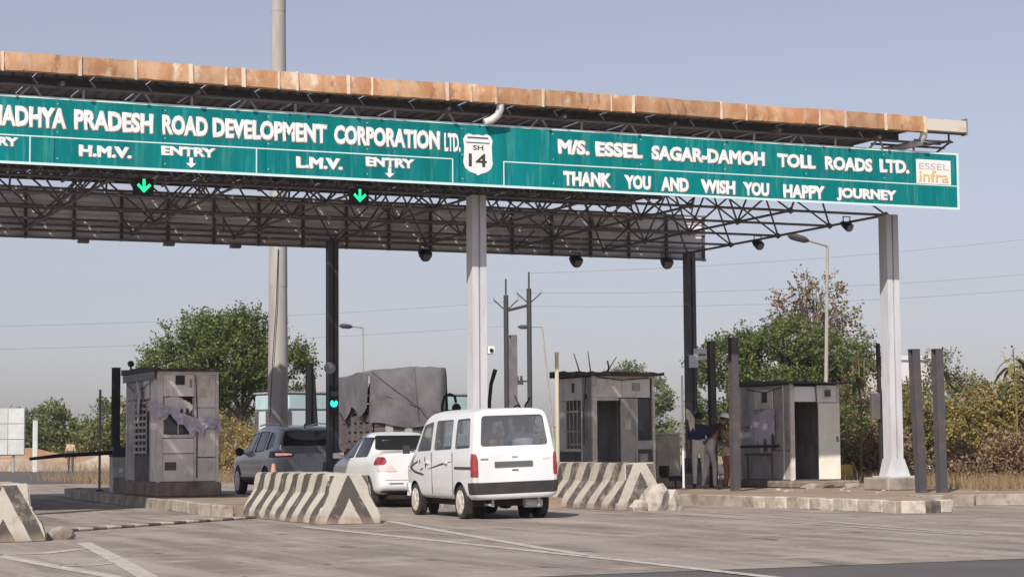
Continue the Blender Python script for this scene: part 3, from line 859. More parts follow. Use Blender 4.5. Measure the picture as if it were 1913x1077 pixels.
def cloth_strip(name, path, wid, m, parent, seed=1, ruffle=0.05, nx=26, nw=6, world=True):
    """crumpled hanging cloth: path of (point, downward-width) interpolated"""
    rnd = random.Random(seed)
    P = [Vector(p) for p in path]
    g = []
    for i in range(nx):
        f = i / (nx - 1) * (len(P) - 1)
        k = min(int(f), len(P) - 2)
        p = P[k].lerp(P[k + 1], f - k)
        ww = wid[k] + (wid[k + 1] - wid[k]) * (f - k)
        row = []
        ph = rnd.uniform(-.5, .5)
        for j in range(nw):
            s = j / (nw - 1)
            q = p + Vector((rnd.uniform(-.012, .012), -abs(math.sin(i * 0.7 + j * 1.9 + ph * 3)) * ruffle - 0.01, (0.06 * math.sin(i * 1.1) + 0.04 * ph) * s * ww / .25 - ww * s + rnd.uniform(-.014, .014)))
            row.append(tuple(q))
        g.append(row)
    return MB().sheet(g).build(name, m, parent, smooth=True, world=world)

b1 = booth('toll_booth', 'weathered beige toll booth with cloth tied across its window, beside the boom barrier', 9.70, 11.0, 40.6, 43.5, 0.50, 2.80,
  [('post', 0.062, 0.12, 0.52, 2.78, 'frame_pale', 0.012), ('post', 0.78, 0.85, 0.52, 2.78, 'frame_pale', 0.012),
   ('wall_panel', 0.125, 0.775, 2.28, 2.78, 'panel_beige', 0.0), ('window_sill', 0.10, 0.80, 1.42, 1.49, 'frame_pale', 0.04),
   ('wall_panel', 0.125, 0.775, 1.10, 1.41, 'panel_beige', 0.0), ('wall_panel', 0.125, 0.775, 0.52, 1.085, 'panel_beige', 0.0),
   ('wall_panel', 0.855, 1.235, 2.05, 2.78, 'panel_beige', 0.0), ('wall_panel', 0.855, 1.235, 1.62, 2.04, 'panel_pale', 0.0),
   ('wall_panel', 0.855, 1.235, 1.02, 1.61, 'panel_beige', 0.0), ('wall_panel', 0.855, 1.235, 0.52, 1.00, 'panel_beige', 0.0),
   ('vent', 0.38, 0.57, 2.52, 2.71, 'black', 0.03), ('notice', 0.68, 0.73, 2.46, 2.64, 'panel_grey', 0.008), ('lamp_box', 1.10, 1.19, 2.55, 2.69, 'panel_pale', 0.06),
   ('header', 0.02, 1.28, 2.73, 2.80, 'frame_pale', 0.05)],
  [('wall_panel', 0.062, 0.62, 0.52, 2.78, 'panel_beige', 0.0), ('post', 0.63, 0.70, 0.52, 2.78, 'panel_grey', 0.012),
   ('wall_panel', 0.71, 1.6, 2.25, 2.78, 'panel_beige', 0.0), ('wall_panel', 0.71, 2.1, 0.52, 1.05, 'panel_dark', 0.0),
   ('wall_panel', 1.61, 2.83, 2.25, 2.78, 'panel_grey', 0.0), ('wall_panel', 2.12, 2.83, 0.52, 2.24, 'panel_grey', 0.0),
   ('eave_board', 0.0, 2.9, 2.64, 2.80, 'eave', 0.09)],
  plinth=(9.66, 11.05, 40.5, 43.6))
for k, v in enumerate((0.85, 1.2, 1.55, 1.9)):
    box('grill_bar', 'grill', b1, 9.665, 9.69, 40.6 + v, 40.6 + v + 0.05, 1.06, 2.24)
for k in range(9):
    box('grill_bar', 'grill', b1, 9.645, 9.664, 41.4, 42.6, 1.10 + k * 0.13, 1.15 + k * 0.13)
box('counter', 'panel_pale', b1, 9.95, 10.45, 40.68, 41.1, 1.36, 1.40)
cl = cloth_strip('tied_cloth', [(9.55, 40.9, 2.20), (9.72, 40.57, 2.12), (9.95, 40.55, 2.05), (10.3, 40.54, 1.88), (10.6, 40.55, 1.80), (10.8, 40.55, 1.85), (11.02, 40.55, 1.78)], [0.28, 0.34, 0.16, 0.30, 0.40, 0.20, 0.26], 'cloth', None, 3, 0.07, 40, 8)
tag(cl, 'crumpled lilac grey cloth tied across the beige booth front', 'cloth')
cl = cloth_strip('hanging_cloth', [(9.62, 42.2, 2.75), (9.6, 42.0, 2.6), (9.6, 41.8, 2.45)], [0.5, 0.75, 0.6], 'cloth', None, 9, 0.04)
tag(cl, 'grey cloth hanging from the left eave of the beige booth', 'cloth')
cl = cloth_strip('window_sheet', [(9.84, 40.64, 2.26), (10.1, 40.64, 2.28), (10.3, 40.66, 2.2), (10.46, 40.64, 2.1)], [0.28, 0.34, 0.22, 0.14], 'panel_pale', None, 5, 0.03)
tag(cl, 'pale plastic sheet sagging in the beige booth window', 'sheet')

b2 = booth('toll_booth', 'dark roofed grey toll booth with open black doorway behind the battered barrier', 19.52, 21.10, 40.2, 42.07, 0.45, 2.76,
  [('post', 0.062, 0.11, 0.47, 2.74, 'frame_pale', 0.012), ('wall_panel', 0.112, 0.74, 2.27, 2.70, 'panel_pale', 0.0), ('lintel', 0.112, 0.66, 2.20, 2.265, 'frame_pale', 0.02),
   ('door_leaf', 0.69, 1.09, 0.47, 2.25, 'panel_grey', 0.03), ('wall_panel', 0.75, 1.46, 2.27, 2.70, 'panel_pale', 0.0),
   ('vent', 1.00, 1.20, 2.42, 2.60, 'panel_grey', 0.02), ('frame', 1.095, 1.13, 0.47, 2.25, 'frame_pale', 0.02), ('window_pane', 1.135, 1.46, 1.32, 2.24, 'panel_dark', -0.05),
   ('window_sill', 1.11, 1.50, 1.10, 1.30, 'panel_grey', 0.02), ('wall_panel', 1.135, 1.50, 0.47, 1.09, 'panel_dark', 0.0),
   ('header', -0.02, 1.5, 2.705, 2.755, 'frame_pale', 0.05)],
  [('wall_panel', 0.062, 0.55, 0.47, 2.74, 'panel_grey', 0.0), ('post', 0.56, 0.61, 0.47, 2.74, 'panel_beige', 0.012),
   ('wall_panel', 0.62, 1.80, 2.22, 2.74, 'panel_beige', 0.0), ('wall_panel', 0.62, 1.80, 0.47, 1.05, 'panel_dark', 0.0), ('wall_panel', 1.45, 1.80, 1.06, 2.21, 'panel_beige', 0.0),
   ('window_sill', 0.6, 1.47, 1.05, 1.12, 'panel_pale', 0.05), ('notice', 0.95, 1.1, 2.4, 2.62, 'black', 0.01), ('notice', 0.3, 0.42, 2.25, 2.36, 'black', 0.01)],
  0.10, 0.14, plinth=(19.3, 21.3, 39.9, 42.3))
for v in (0.75, 0.95, 1.15, 1.32):
    box('grill_bar', 'grill', b2, 19.49, 19.505, 40.2 + v, 40.2 + v + 0.03, 1.1, 2.2)
for z in (1.5, 1.95):
    box('grill_bar', 'grill', b2, 19.47, 19.488, 40.83, 41.63, z, z + 0.03)
box('inner_shelf', 'panel_pale', b2, 19.62, 19.9, 41.4, 42.0, 1.2, 1.24)

b3 = booth('toll_booth', 'small grey booth with pale cream open door beside the right white column', 23.9, 25.2, 38.9, 41.2, 0.36, 2.56,
  [('post', 0.062, 0.10, 0.38, 2.54, 'frame_pale', 0.012), ('wall_panel', 0.11, 0.70, 2.15, 2.50, 'white', 0.0),
   ('wall_panel', 0.715, 1.235, 2.13, 2.53, 'panel_pale', 0.0), ('vent_frame', 0.86, 1.10, 2.23, 2.46, 'frame_pale', 0.025), ('vent', 0.90, 1.06, 2.27, 2.42, 'panel_dark', 0.04)],
  [('wall_panel', 0.062, 0.70, 1.05, 2.54, 'panel_grey', 0.0), ('wall_panel', 0.71, 1.30, 1.85, 2.54, 'panel_grey', 0.0), ('wall_panel', 1.32, 2.24, 1.60, 2.54, 'panel_grey', 0.0),
   ('wall_panel', 1.32, 2.24, 0.95, 1.58, 'panel_grey', 0.0), ('wall_panel', 0.062, 1.30, 0.38, 1.03, 'panel_grey', 0.0), ('wall_panel', 1.32, 2.24, 0.38, 0.93, 'panel_grey', 0.0),
   ('hatch', 0.72, 1.55, 2.0, 2.46, 'panel_beige', 0.05), ('hatch_hole', 0.95, 1.2, 2.15, 2.40, 'black', 0.057), ('post', 0.30, 0.36, 0.38, 2.54, 'frame_pale', 0.012),
   ('shelf', 0.5, 1.75, 0.93, 0.98, 'panel_dark', 0.22), ('shelf_leg', 0.52, 0.58, 0.40, 0.925, 'panel_dark', 0.20), ('shelf_leg', 1.62, 1.68, 0.40, 0.925, 'panel_dark', 0.20)],
  0.07, 0.10, plinth=(23.5, 25.35, 38.3, 41.4))
dl = MB().box(0, 0.56, -0.018, 0.018, 0, 1.74).mesh('door_leaf', 'door_cream', bevel=0.006)
d = place('door_leaf', dl, b3, (24.61, 38.87, 0.38), (0, 0, R(-2)))
hm = MB().box(0.46, 0.50, -0.05, -0.018, 0.86, 0.98).mesh('handle', 'steel_gr')
place('handle', hm, d, (0, 0, 0), world=False)
box('inner_box', 'panel_pale', b3, 24.45, 24.75, 40.6, 40.9, 0.38, 0.72)
cl = cloth_strip('hanging_cloth', [(23.80, 39.5, 2.02), (23.76, 39.85, 1.98), (23.72, 40.2, 1.85), (23.72, 40.45, 1.6)], [0.75, 0.86, 0.70, 0.3], 'cloth', None, 14, 0.05, 22, 8)
tag(cl, 'lilac cloth hung out of the small booth side window', 'cloth')
t = thing('lane_gate', 'black boom arm with white tip held level along the small grey booth', 'gate', (23.65, 40.0, 1.12))
bar('arm', (23.58, 38.9, 1.15), (23.52, 41.3, 1.13), 0.035, 'black', t)
bar('tip', (23.52, 41.3, 1.13), (23.515, 41.5, 1.13), 0.04, 'white', t)
rock('concrete_rubble', 'broken slab lying in front of the small booth step', 24.1, 38.1, 0.22, 0.42, 0.2, 0.10, 'plinth', 15)
rock('concrete_rubble', 'rough kerb lump right of the small booth step', 25.0, 38.0, 0.22, 0.3, 0.16, 0.11, 'plinth', 16)

# cables, notices and fittings on the booths
def cable(parent, pts):
    MB().tube(pts, 0.011, 5).build('cable', 'black', parent)
cable(b1, [(10.5, 40.59, 2.78), (10.52, 40.575, 2.3), (10.54, 40.58, 1.9), (10.53, 40.575, 0.6)])
cable(b1, [(9.66, 40.9, 2.62), (9.63, 41.6, 2.48), (9.62, 42.4, 2.42), (9.66, 43.3, 2.62)])
cable(b2, [(19.5, 40.5, 2.74), (19.49, 40.6, 2.0), (19.5, 40.62, 1.2)])
cable(b2, [(19.6, 40.14, 2.74), (20.2, 40.13, 2.66), (20.9, 40.14, 2.72)])
cable(b3, [(24.55, 38.88, 2.52), (24.57, 38.87, 2.2), (24.56, 38.875, 1.4)])
cable(b3, [(23.86, 39.2, 2.5), (23.84, 39.9, 2.38), (23.86, 40.8, 2.48)])
box('notice', 'cream', b1, 10.60, 10.74, 40.588, 40.597, 2.25, 2.44)
box('notice', 'panel_dark', b1, 9.86, 10.1, 40.588, 40.597, 0.75, 0.92)
box('notice', 'cream', b2, 20.30, 20.46, 40.155, 40.165, 1.55, 1.78)
box('meter_box', 'panel_grey', b2, 20.66, 20.86, 40.10, 40.196, 0.75, 1.0, 0.008)
box('monitor', 'black', b1, 10.05, 10.35, 40.85, 40.89, 1.45, 1.68)
box('window_glass', 'pane', b1, 9.84, 10.46, 40.655, 40.66, 1.50, 1.95)
box('window_glass', 'pane', b2, 20.66, 20.97, 40.225, 40.23, 1.34, 2.22)
for a in (9.83, 10.14, 10.455):
    box('window_frame', 'frame_pale', b1, a, a + 0.02, 40.64, 40.654, 1.50, 2.26)
# ---------------------------------------------------------------- boom barrier by the left booth
M['boxgrey'] = mat('boom_box_grey', (0.50, 0.50, 0.49), 0.5, c2=(0.40, 0.39, 0.38), scale=3, dirt=(0.2, 0.18, 0.16), dscale=3)
M['navyp'] = mat('boom_cap_navy', (0.03, 0.035, 0.06), 0.5)
t = thing('boom_barrier', 'grey boom barrier cabinet with dark top and black arm left of the beige booth', 'boom barrier', (9.95, 45.4, 0.2))
MB().box(9.78, 10.14, 45.22, 45.58, 0.2, 1.02).build('cabinet', 'boxgrey', t, bevel=0.015)
box('lower_cover', 'panel_grey', t, 9.80, 10.12, 45.205, 45.219, 0.24, 0.56)
box('emblem', 'white', t, 9.92, 10.02, 45.212, 45.219, 0.66, 0.76)
MB().prism([(9.76, 1.02), (10.16, 1.02), (10.12, 1.25), (9.80, 1.25)], 'y', 45.2, 45.6).build('cap', 'navyp', t, bevel=0.02)
MB().tube([(9.85, 45.3, 1.12), (8.6, 45.3, 1.06), (7.92, 45.3, 0.99)], [0.05, 0.045, 0.035], 8).build('arm', 'black', t)
def post_i(name, label, x, y, z0, z1, wid, m, lean=(0, 0), group=None):
    t = thing(name, label, 'post', (x, y, z0), 0, group)
    h = wid / 2
    mtx = Matrix.Shear('XY', 4, lean) if lean != (0, 0) else Matrix()
    H = z1 - z0
    mb = MB()
    for a in ((-h, h, -h, -h + 0.02), (-h, h, h - 0.02, h), (-0.012, 0.012, -h + 0.02, h - 0.02)):
        mb.box(a[0], a[1], a[2], a[3], 0, H)
    mb.v = [(p[0] + lean[0] * p[2], p[1] + lean[1] * p[2], p[2]) for p in mb.v]
    mb.build('shaft', m, t, world=False)
    mb = MB().box(-h - 0.005, h + 0.005, -h - 0.005, h + 0.005, H, H + 0.02)
    mb.v = [(p[0] + lean[0] * H, p[1] + lean[1] * H, p[2]) for p in mb.v]
    mb.build('cap_plate', m, t, world=False)
    return t
M['post_dark'] = mat('post_dark_rust', (0.075, 0.07, 0.075), 0.75, c2=(0.13, 0.10, 0.085), scale=2.5, lo=.5, hi=.7)
G = 'steel posts standing on the islands'
post_i('steel_post', 'black steel post behind the boom barrier cabinet', 9.98, 45.85, 0.2, 3.06, 0.17, 'blackpost', group=G)
post_i('steel_post', 'grey steel post just behind the man in maroon', 23.0, 40.9, 0.2, 3.6, 0.15, 'post_dark', (-0.006, 0), G)
post_i('steel_post', 'grey steel post at the left of the small grey booth', 21.3, 36.95, 0.2, 3.45, 0.165, 'post_dark', group=G)
post_i('steel_post', 'leaning steel post just right of the right white column', 23.40, 33.2, 0.2, 3.05, 0.17, 'post_dark', (-0.035, 0), G)
post_i('steel_post', 'rightmost steel post beside the dry bushes', 23.75, 33.0, 0.2, 3.05, 0.17, 'post_dark', (-0.012, 0), G)
post_i('steel_post', 'black upright post just right of the tapering mast', 17.15, 53.6, 0.01, 3.55, 0.18, 'blackpost', group=G)
post_i('steel_post', 'black leaning post between mast and traffic light', 17.72, 54.5, 0.01, 3.25, 0.13, 'blackpost', (-0.06, 0), G)
post_i('steel_post', 'grey steel post between the twin electric poles', 24.0, 54.9, 0.01, 4.52, 0.20, 'steel_gr', group=G)
t = thing('box_post', 'dark post with black box left of the right white column', 'post', (25.1, 37.1, 0.2))
bar('shaft', (25.12, 37.1, 0.2), (25.08, 37.1, 3.4), 0.05, 'blackpost', t)
box('box', 'panel_dark', t, 24.84, 25.05, 37.0, 37.12, 1.72, 2.30, 0.01)
t = thing('thin_pole', 'thin grey pole standing at the far end of the left island', 'pole', (9.96, 47.5, 0.2))
bar('shaft', (9.96, 47.5, 0.2), (9.96, 47.5, 2.62), 0.03, 'steel_gr', t)
bar('base', (9.96, 47.5, 0.2), (9.96, 47.5, 0.24), 0.09, 'blackpost', t)
M['paleyellow'] = mat('pale_yellow_paint', (0.66, 0.62, 0.45), 0.6, c2=(0.5, 0.46, 0.34), scale=4)
t = thing('thin_pole', 'thin pale yellow pole between the minivan and the dark roofed booth', 'pole', (17.25, 37.2, 0.2))
bar('shaft', (17.25, 37.2, 0.2), (17.25, 37.2, 3.08), 0.042, 'paleyellow', t)
bar('cap', (17.25, 37.2, 3.08), (17.25, 37.2, 3.12), 0.05, 'panel_pale', t)
t = thing('thin_pole', 'thin white pole in front of the dark rear column near the people', 'pole', (21.0, 38.7, 0.2))
bar('shaft', (21.0, 38.7, 0.2), (21.0, 38.7, 2.72), 0.026, 'white', t)
bar('base', (21.0, 38.7, 0.2), (21.0, 38.7, 0.25), 0.07, 'steel_dk', t)
cl = cloth_strip('hanging_cloth', [(21.06, 38.68, 1.98), (21.16, 38.68, 1.95), (21.27, 38.68, 1.8)], [0.2, 0.42, 0.30], 'paleyellow', None, 31, 0.03, 10, 6)
tag(cl, 'pale yellow cloth hanging from the thin white pole', 'cloth')
t = thing('booth_camera', 'small dark camera on the roof edge of the beige booth', 'camera', (9.75, 43.3, 2.9))
bar('stem', (9.75, 43.3, 2.86), (9.75, 43.3, 3.06), 0.02, 'blackpost', t)
MB().tube([(9.75, 43.2, 3.04), (9.75, 43.3, 3.06), (9.75, 43.42, 3.08)], [0.05, 0.075, 0.05], 10).build('head', 'black', t, smooth=True)
# bent black post and lane mirror behind the minivan
t = thing('bent_pole', 'black bent pole with flat head behind the minivan', 'pole', (19.5, 46.0, 0.01))
MB().tube([(19.45, 46, 0.01), (19.45, 46, 2.3), (19.5, 46, 2.75), (19.62, 46, 3.12)], [0.05, 0.05, 0.05, 0.06], 8).build('shaft', 'blackpost', t, smooth=True)
box('basket', 'galv', t, 18.95, 19.4, 45.9, 46.2, 2.12, 2.15)
t = thing('lane_mirror', 'black lane mirror on a curved arm above the minivan roof', 'mirror', (17.7, 44.6, 0.2))
MB().tube([(17.62, 44.6, 0.2), (17.62, 44.6, 2.2), (17.68, 44.6, 2.40), (17.82, 44.6, 2.46), (17.95, 44.6, 2.40), (17.98, 44.6, 2.25)], 0.035, 8).build('arm', 'blackpost', t, smooth=True)
MB().tube([(17.98, 44.52, 2.12), (17.98, 44.58, 2.12), (17.98, 44.64, 2.12)], [0.10, 0.12, 0.06], 12).build('head', 'black', t, smooth=True)

# cream cabinet, black seat, yellow box, white bollard-like post
t = thing('cream_cabinet', 'cream metal cabinet right of the dark roofed booth', 'cabinet', (22.0, 41.8, 0.2))
MB().box(21.86, 22.55, 41.7, 42.15, 0.2, 1.43).build('body', 'cream', t, bevel=0.015)
for a in (21.90, 22.22):
    box('door', 'cream', t, a, a + 0.29, 41.68, 41.698, 0.34, 1.36, 0.005)
box('top', 'panel_pale', t, 21.82, 22.6, 41.66, 42.2, 1.432, 1.47)
t = thing('black_seat', 'low black seat in front of the cream cabinet', 'chair', (21.6, 40.45, 0.2))
MB().box(21.38, 21.85, 40.2, 40.6, 0.38, 0.48).build('seat', 'black', t, bevel=0.03)
MB().box(21.38, 21.46, 40.2, 40.6, 0.485, 0.72).build('backrest', 'black', t, bevel=0.02)
for a in (21.42, 21.8):
    for c in (40.24, 40.56):
        bar('leg', (a, c, 0.2), (a, c, 0.38), 0.02, 'blackpost', t)
M['yellow'] = mat('yellow_paint', (0.62, 0.42, 0.08), 0.6, c2=(0.52, 0.36, 0.12), scale=3)
t = thing('yellow_box', 'yellow box on the ground right of the small booth', 'box', (26.6, 41.0, 0.2))
MB().box(26.42, 26.84, 40.85, 41.2, 0.36, 0.68).build('body', 'yellow', t, bevel=0.012)
for a in (26.46, 26.8):
    box('leg', 'yellow', t, a - 0.02, a + 0.02, 40.9, 40.94, 0.2, 0.36)
t = thing('leaning_stick', 'wooden stick leaning on the yellow box', 'stick', (27.0, 40.8, 0.2))
M['wood'] = mat('bare_wood', (0.40, 0.27, 0.17), 0.8, c2=(0.3, 0.2, 0.12), scale=6)
bar('shaft', (27.02, 40.75, 0.2), (26.78, 40.82, 0.75), 0.025, 'wood', t)
M['cone_red'] = mat('cone_orange', (0.52, 0.22, 0.15), 0.6, c2=(0.5, 0.3, 0.22), scale=6)
t = thing('traffic_cone', 'faded orange traffic cone standing behind the left striped barrier', 'cone', (10.2, 33.95, 0.2))
MB().tube([(0, 0, 0.03), (0, 0, 0.30), (0, 0, 0.72)], [0.16, 0.10, 0.03], 14).build('cone', 'cone_red', t, smooth=True, world=False)
MB().box(-0.2, 0.2, -0.2, 0.2, 0, 0.03).build('base', 'cone_red', t, world=False)
MB().tube([(0, 0, 0.36), (0, 0, 0.48)], [0.092, 0.071], 14).build('band', 'white', t, smooth=True, world=False)

# ---------------------------------------------------------------- mast, lamp posts, electric poles
M['mast'] = mat('mast_galvanised', (0.44, 0.425, 0.40), 0.55, c2=(0.36, 0.34, 0.32), scale=1.2, stretch=(3, 3, 0.35), dirt=(0.27, 0.22, 0.18), dscale=1.1, dlo=0.55, dhi=0.8)
t = thing('high_mast', 'tall tapering galvanised high mast rising behind the canopy', 'mast', (15.5, 51.2, 0.0))
mb = MB()
zs = [0.25, 2.6, 5.5, 9.0, 13.0, 18, 24, 30]
for a, c in zip(zs[:-1], zs[1:]):
    r0, r1 = 0.285 - 0.0068 * a, 0.285 - 0.0068 * c
    mb.tube([(15.5, 51.2, a), (15.5, 51.2, c - 0.001)], [r0 + 0.006, r1], 20)
mb.build('shaft', 'mast', t, smooth=True)
MB().tube([(15.5, 51.2, 0.0), (15.5, 51.2, 0.26)], 0.45, 20).build('base_flange', 'plinth', t)
box('hand_door', 'panel_dark', t, 15.38, 15.62, 50.915, 50.935, 0.9, 1.5)
MB().tube([(15.5, 51.2, 29.4), (15.5, 51.2, 30.1)], 0.9, 16).build('head_ring', 'galv', t)
MB().tube([(15.42, 50.93, 6.5), (15.36, 50.9, 5.0), (15.27, 50.93, 3.5), (15.22, 51.0, 2.0)], 0.012, 5).build('cable', 'black', t)

def lamp_post(label, base, top, head):
    t = thing('street_lamp', label, 'street lamp', (base[0], base[1], 0.0), 0, 'street lamps along the road')
    MB().tube([base, ((base[0] * .5 + top[0] * .5), (base[1] * .5 + top[1] * .5), top[2] * .5), top], [0.075, 0.06, 0.045], 8).build('pole', 'lamp_paint', t, smooth=True)
    h = Vector(head)
    tp = Vector(top)
    MB().tube([tp, tp.lerp(h, 0.7)], 0.03, 6).build('arm', 'lamp_paint', t)
    d = (h - tp).normalized()
    MB().tube([tp.lerp(h, 0.66), tp.lerp(h, 0.8), tp.lerp(h, 1.0) + d * 0.25, tp.lerp(h, 1.0) + d * 0.45], [0.05, 0.11, 0.12, 0.05], 8).build('lamp_head', 'steel_dk', t, smooth=True)
M['lamp_paint'] = mat('lamp_post_paint', (0.42, 0.40, 0.34), 0.55, c2=(0.34, 0.32, 0.28), scale=2)
lamp_post('street lamp with long arm rising above the right green tree', (33.7, 52.9, 0.2), (33.77, 52.6, 7.34), (32.45, 52.2, 7.52))
lamp_post('small far street lamp above the tarpaulin truck', (31.4, 89.8, 0.0), (31.4, 89.8, 6.9), (30.4, 89.3, 6.92))
lamp_post('faint far leaning street lamp right of the twin electric poles', (46.3, 100, 0.0), (45.5, 100, 7.75), (44.3, 99.7, 7.72))

M['epole'] = mat('electric_pole', (0.05, 0.048, 0.05), 0.7)
t = thing('electric_pole', 'twin black electric poles joined by a crossbar behind the minivan', 'electric pole', (36.1, 82.1, 0.0))
for x, y, z in ((35.65, 82.3, 8.75), (36.6, 81.86, 9.05)):
    bar('pole', (x, y, 0), (x, y, z - 0.75), 0.12, 'epole', t)
    bar('spike', (x, y, z - 0.75), (x, y, z), 0.045, 'epole', t)
    for s in (-1, 1):
        bar('arm', (x, y, z - 1.45), (x + 0.52 * s, y - 0.2 * s, z - 0.95), 0.03, 'epole', t)
        MB().tube([(x + 0.52 * s, y - 0.2 * s, z - 0.95), (x + 0.52 * s, y - 0.2 * s, z - 0.80)], [0.05, 0.03], 6).build('insulator', 'galv', t)
bar('crossbar', (35.65, 82.3, 7.3), (36.6, 81.86, 7.55), 0.07, 'epole', t)
bar('crossbar', (35.9, 82.2, 4.1), (36.6, 81.86, 4.1), 0.04, 'epole', t)
for a in (36.05, 36.25):
    MB().tube([(a, 82.0, 3.95), (a, 82.0, 4.35)], [0.10, 0.05], 8).build('switch', 'epole', t)
M['wire'] = mat('wire', (0.10, 0.10, 0.11), 0.6)
def wire(label, p0, p1, sag):
    p0, p1 = Vector(p0), Vector(p1)
    pts = []
    for i in range(17):
        u = i / 16
        p = p0.lerp(p1, u)
        p.z -= sag * 4 * u * (1 - u)
        pts.append(p)
    o = MB().tube(pts, 0.007, 4).build('overhead_wire', 'wire')
    tag(o, label, 'wire', 'overhead power wires')
wire('overhead wire running right from the twin poles, uppermost', (36.6, 81.9, 9.0), (75, 64.8, 13.0), 0.8)
wire('overhead wire running right from the twin poles, second from the top', (36.6, 81.9, 8.1), (75, 64.8, 11.0), 0.9)
wire('overhead wire running right from the twin poles, lowest', (36.6, 81.9, 7.5), (75, 64.8, 10.2), 0.9)
wire('overhead wire running left from the twin poles, upper of the two', (35.6, 82.3, 7.7), (-12, 103, 7.4), 0.8)
wire('overhead wire running left from the twin poles, lower of the two', (35.6, 82.3, 6.6), (-12, 103, 6.2), 0.7)

# ---------------------------------------------------------------- far left board, right hand building
t = thing('roadside_board', 'blank white panelled roadside board far left beyond the road', 'board', (17.6, 107, 0.0))
M['board_white'] = mat('board_white', (0.70, 0.72, 0.70), 0.6, c2=(0.60, 0.62, 0.60), scale=1.5, rand=0.12)
for i in range(4):
    for j in range(3):
        box('panel', 'board_white', t, 15.0 + i * 0.86, 15.0 + i * 0.86 + 0.83, 107.0, 107.05, 0.95 + j * 0.82, 0.95 + j * 0.82 + 0.79)
box('frame', 'galv', t, 14.95, 18.47, 107.055, 107.12, 0.9, 3.42)
for a in (15.3, 17.9):
    bar('post', (a, 107.2, 0), (a, 107.2, 3.4), 0.07, 'galv', t)
t = thing('marker_post', 'pale square post right of the white roadside board', 'post', (18.95, 106.8, 0))
MB().box(18.84, 19.08, 106.7, 106.9, 0, 2.75).build('shaft', 'board_white', t, bevel=0.02)
box('cap', 'galv', t, 18.82, 19.10, 106.68, 106.92, 2.75, 2.80)
t = thing('white_building', 'white walled building half hidden by trees behind the right column', 'building', (53, 78, 0))
M['wallwhite'] = mat('white_wall', (0.72, 0.70, 0.70), 0.8, c2=(0.62, 0.59, 0.58), scale=0.5)
box('wall', 'wallwhite', t, 51.6, 54.5, 76.5, 84, 0, 5.0)
box('parapet', 'wallwhite', t, 51.5, 54.6, 76.4, 84.1, 5.0, 5.2)
for a in (52.3,):
    box('window', 'panel_dark', t, a, a + 1.1, 76.46, 76.495, 2.6, 3.9)
    box('sill', 'panel_grey', t, a - 0.1, a + 1.2, 76.40, 76.495, 2.5, 2.59)
# ---------------------------------------------------------------- vehicles
def roundpoly(pts, r=0.04, n=4):
    out = []
    N = len(pts)
    for i in range(N):
        p, a, c = Vector(pts[i]), Vector(pts[i - 1]), Vector(pts[(i + 1) % N])
        da, dc = (a - p), (c - p)
        rr = min(r, da.length * 0.45, dc.length * 0.45)
        A, C = p + da.normalized() * rr, p + dc.normalized() * rr
        for k in range(n + 1):
            t = k / n
            out.append(tuple(A * (1 - t) ** 2 + p * 2 * t * (1 - t) + C * t * t))
    return out

def boolop(a, b, op):
    oa, ob = bpy.data.objects.new('a', a), bpy.data.objects.new('b', b)
    COL.objects.link(oa)
    COL.objects.link(ob)
    md = oa.modifiers.new('m', 'BOOLEAN')
    md.operation = op
    md.object = ob
    md.solver = 'EXACT'
    md.material_mode = 'TRANSFER'
    dg = bpy.context.evaluated_depsgraph_get()
    me = bpy.data.meshes.new_from_object(oa.evaluated_get(dg))
    bpy.data.objects.remove(oa)
    bpy.data.objects.remove(ob)
    return me

def offset(me, d, m=None):
    c = me.copy()
    ns = [v.normal.copy() for v in me.vertices]
    for v, n in zip(c.vertices, ns):
        v.co += n * d
    if m is not None:
        c.materials.clear()
        c.materials.append(m)
    return c

def loft(stations, m, levels=2):
    """stations: (y, ztop, zbot, halfwidth, roof halfwidth, belt height, rear rake)"""
    rings = []
    for y, zt, zb, w_, wt, belt, rk in stations:
        bl = min(belt, zt - 0.10)
        h = zt - bl
        half = [(0, zb), (w_ * 0.84, zb), (w_ * 0.965, zb + 0.05), (w_, zb + 0.30 * (bl - zb)), (w_, bl - 0.10), (w_ * 0.985, bl), (w_ * 0.985 + (wt - w_ * 0.985) * 0.55, bl + h * 0.5), (wt, bl + h * 0.86), (wt - 0.07, zt - 0.015 * min(1, h * 3)), (wt * 0.55, zt), (0, zt)]
        ring = half + [(-x, z) for x, z in half[-2:0:-1]]
        rings.append([(x, y + rk * max(0.0, z - belt), z) for x, z in ring])
    n = len(rings[0])
    def inset(r, k):
        c = Vector((0, sum(p[1] for p in r) / n, sum(p[2] for p in r) / n))
        return [tuple(Vector(p).lerp(Vector((c.x, p[1], c.z)), k)) for p in r]
    rings = [inset(rings[0], 0.5), inset(rings[0], 0.10)] + rings + [inset(rings[-1], 0.12), inset(rings[-1], 0.5)]
    mb = MB()
    vs = [p for r in rings for p in r]
    fs = [(i * n + k, i * n + (k + 1) % n, (i + 1) * n + (k + 1) % n, (i + 1) * n + k) for i in range(len(rings) - 1) for k in range(n)]
    fs += [tuple(range(n)), tuple((len(rings) - 1) * n + k for k in range(n))]
    mb.add(vs, fs)
    me = mb.mesh('loft', m)
    o = bpy.data.objects.new('l', me)
    COL.objects.link(o)
    sm = o.modifiers.new('s', 'SUBSURF')
    sm.levels = levels
    dg = bpy.context.evaluated_depsgraph_get()
    out = bpy.data.meshes.new_from_object(o.evaluated_get(dg))
    bpy.data.objects.remove(o)
    return out

def prism_mesh(poly, axis, a, b, m):
    return MB().prism(poly, axis, a, b).mesh('cut', m)

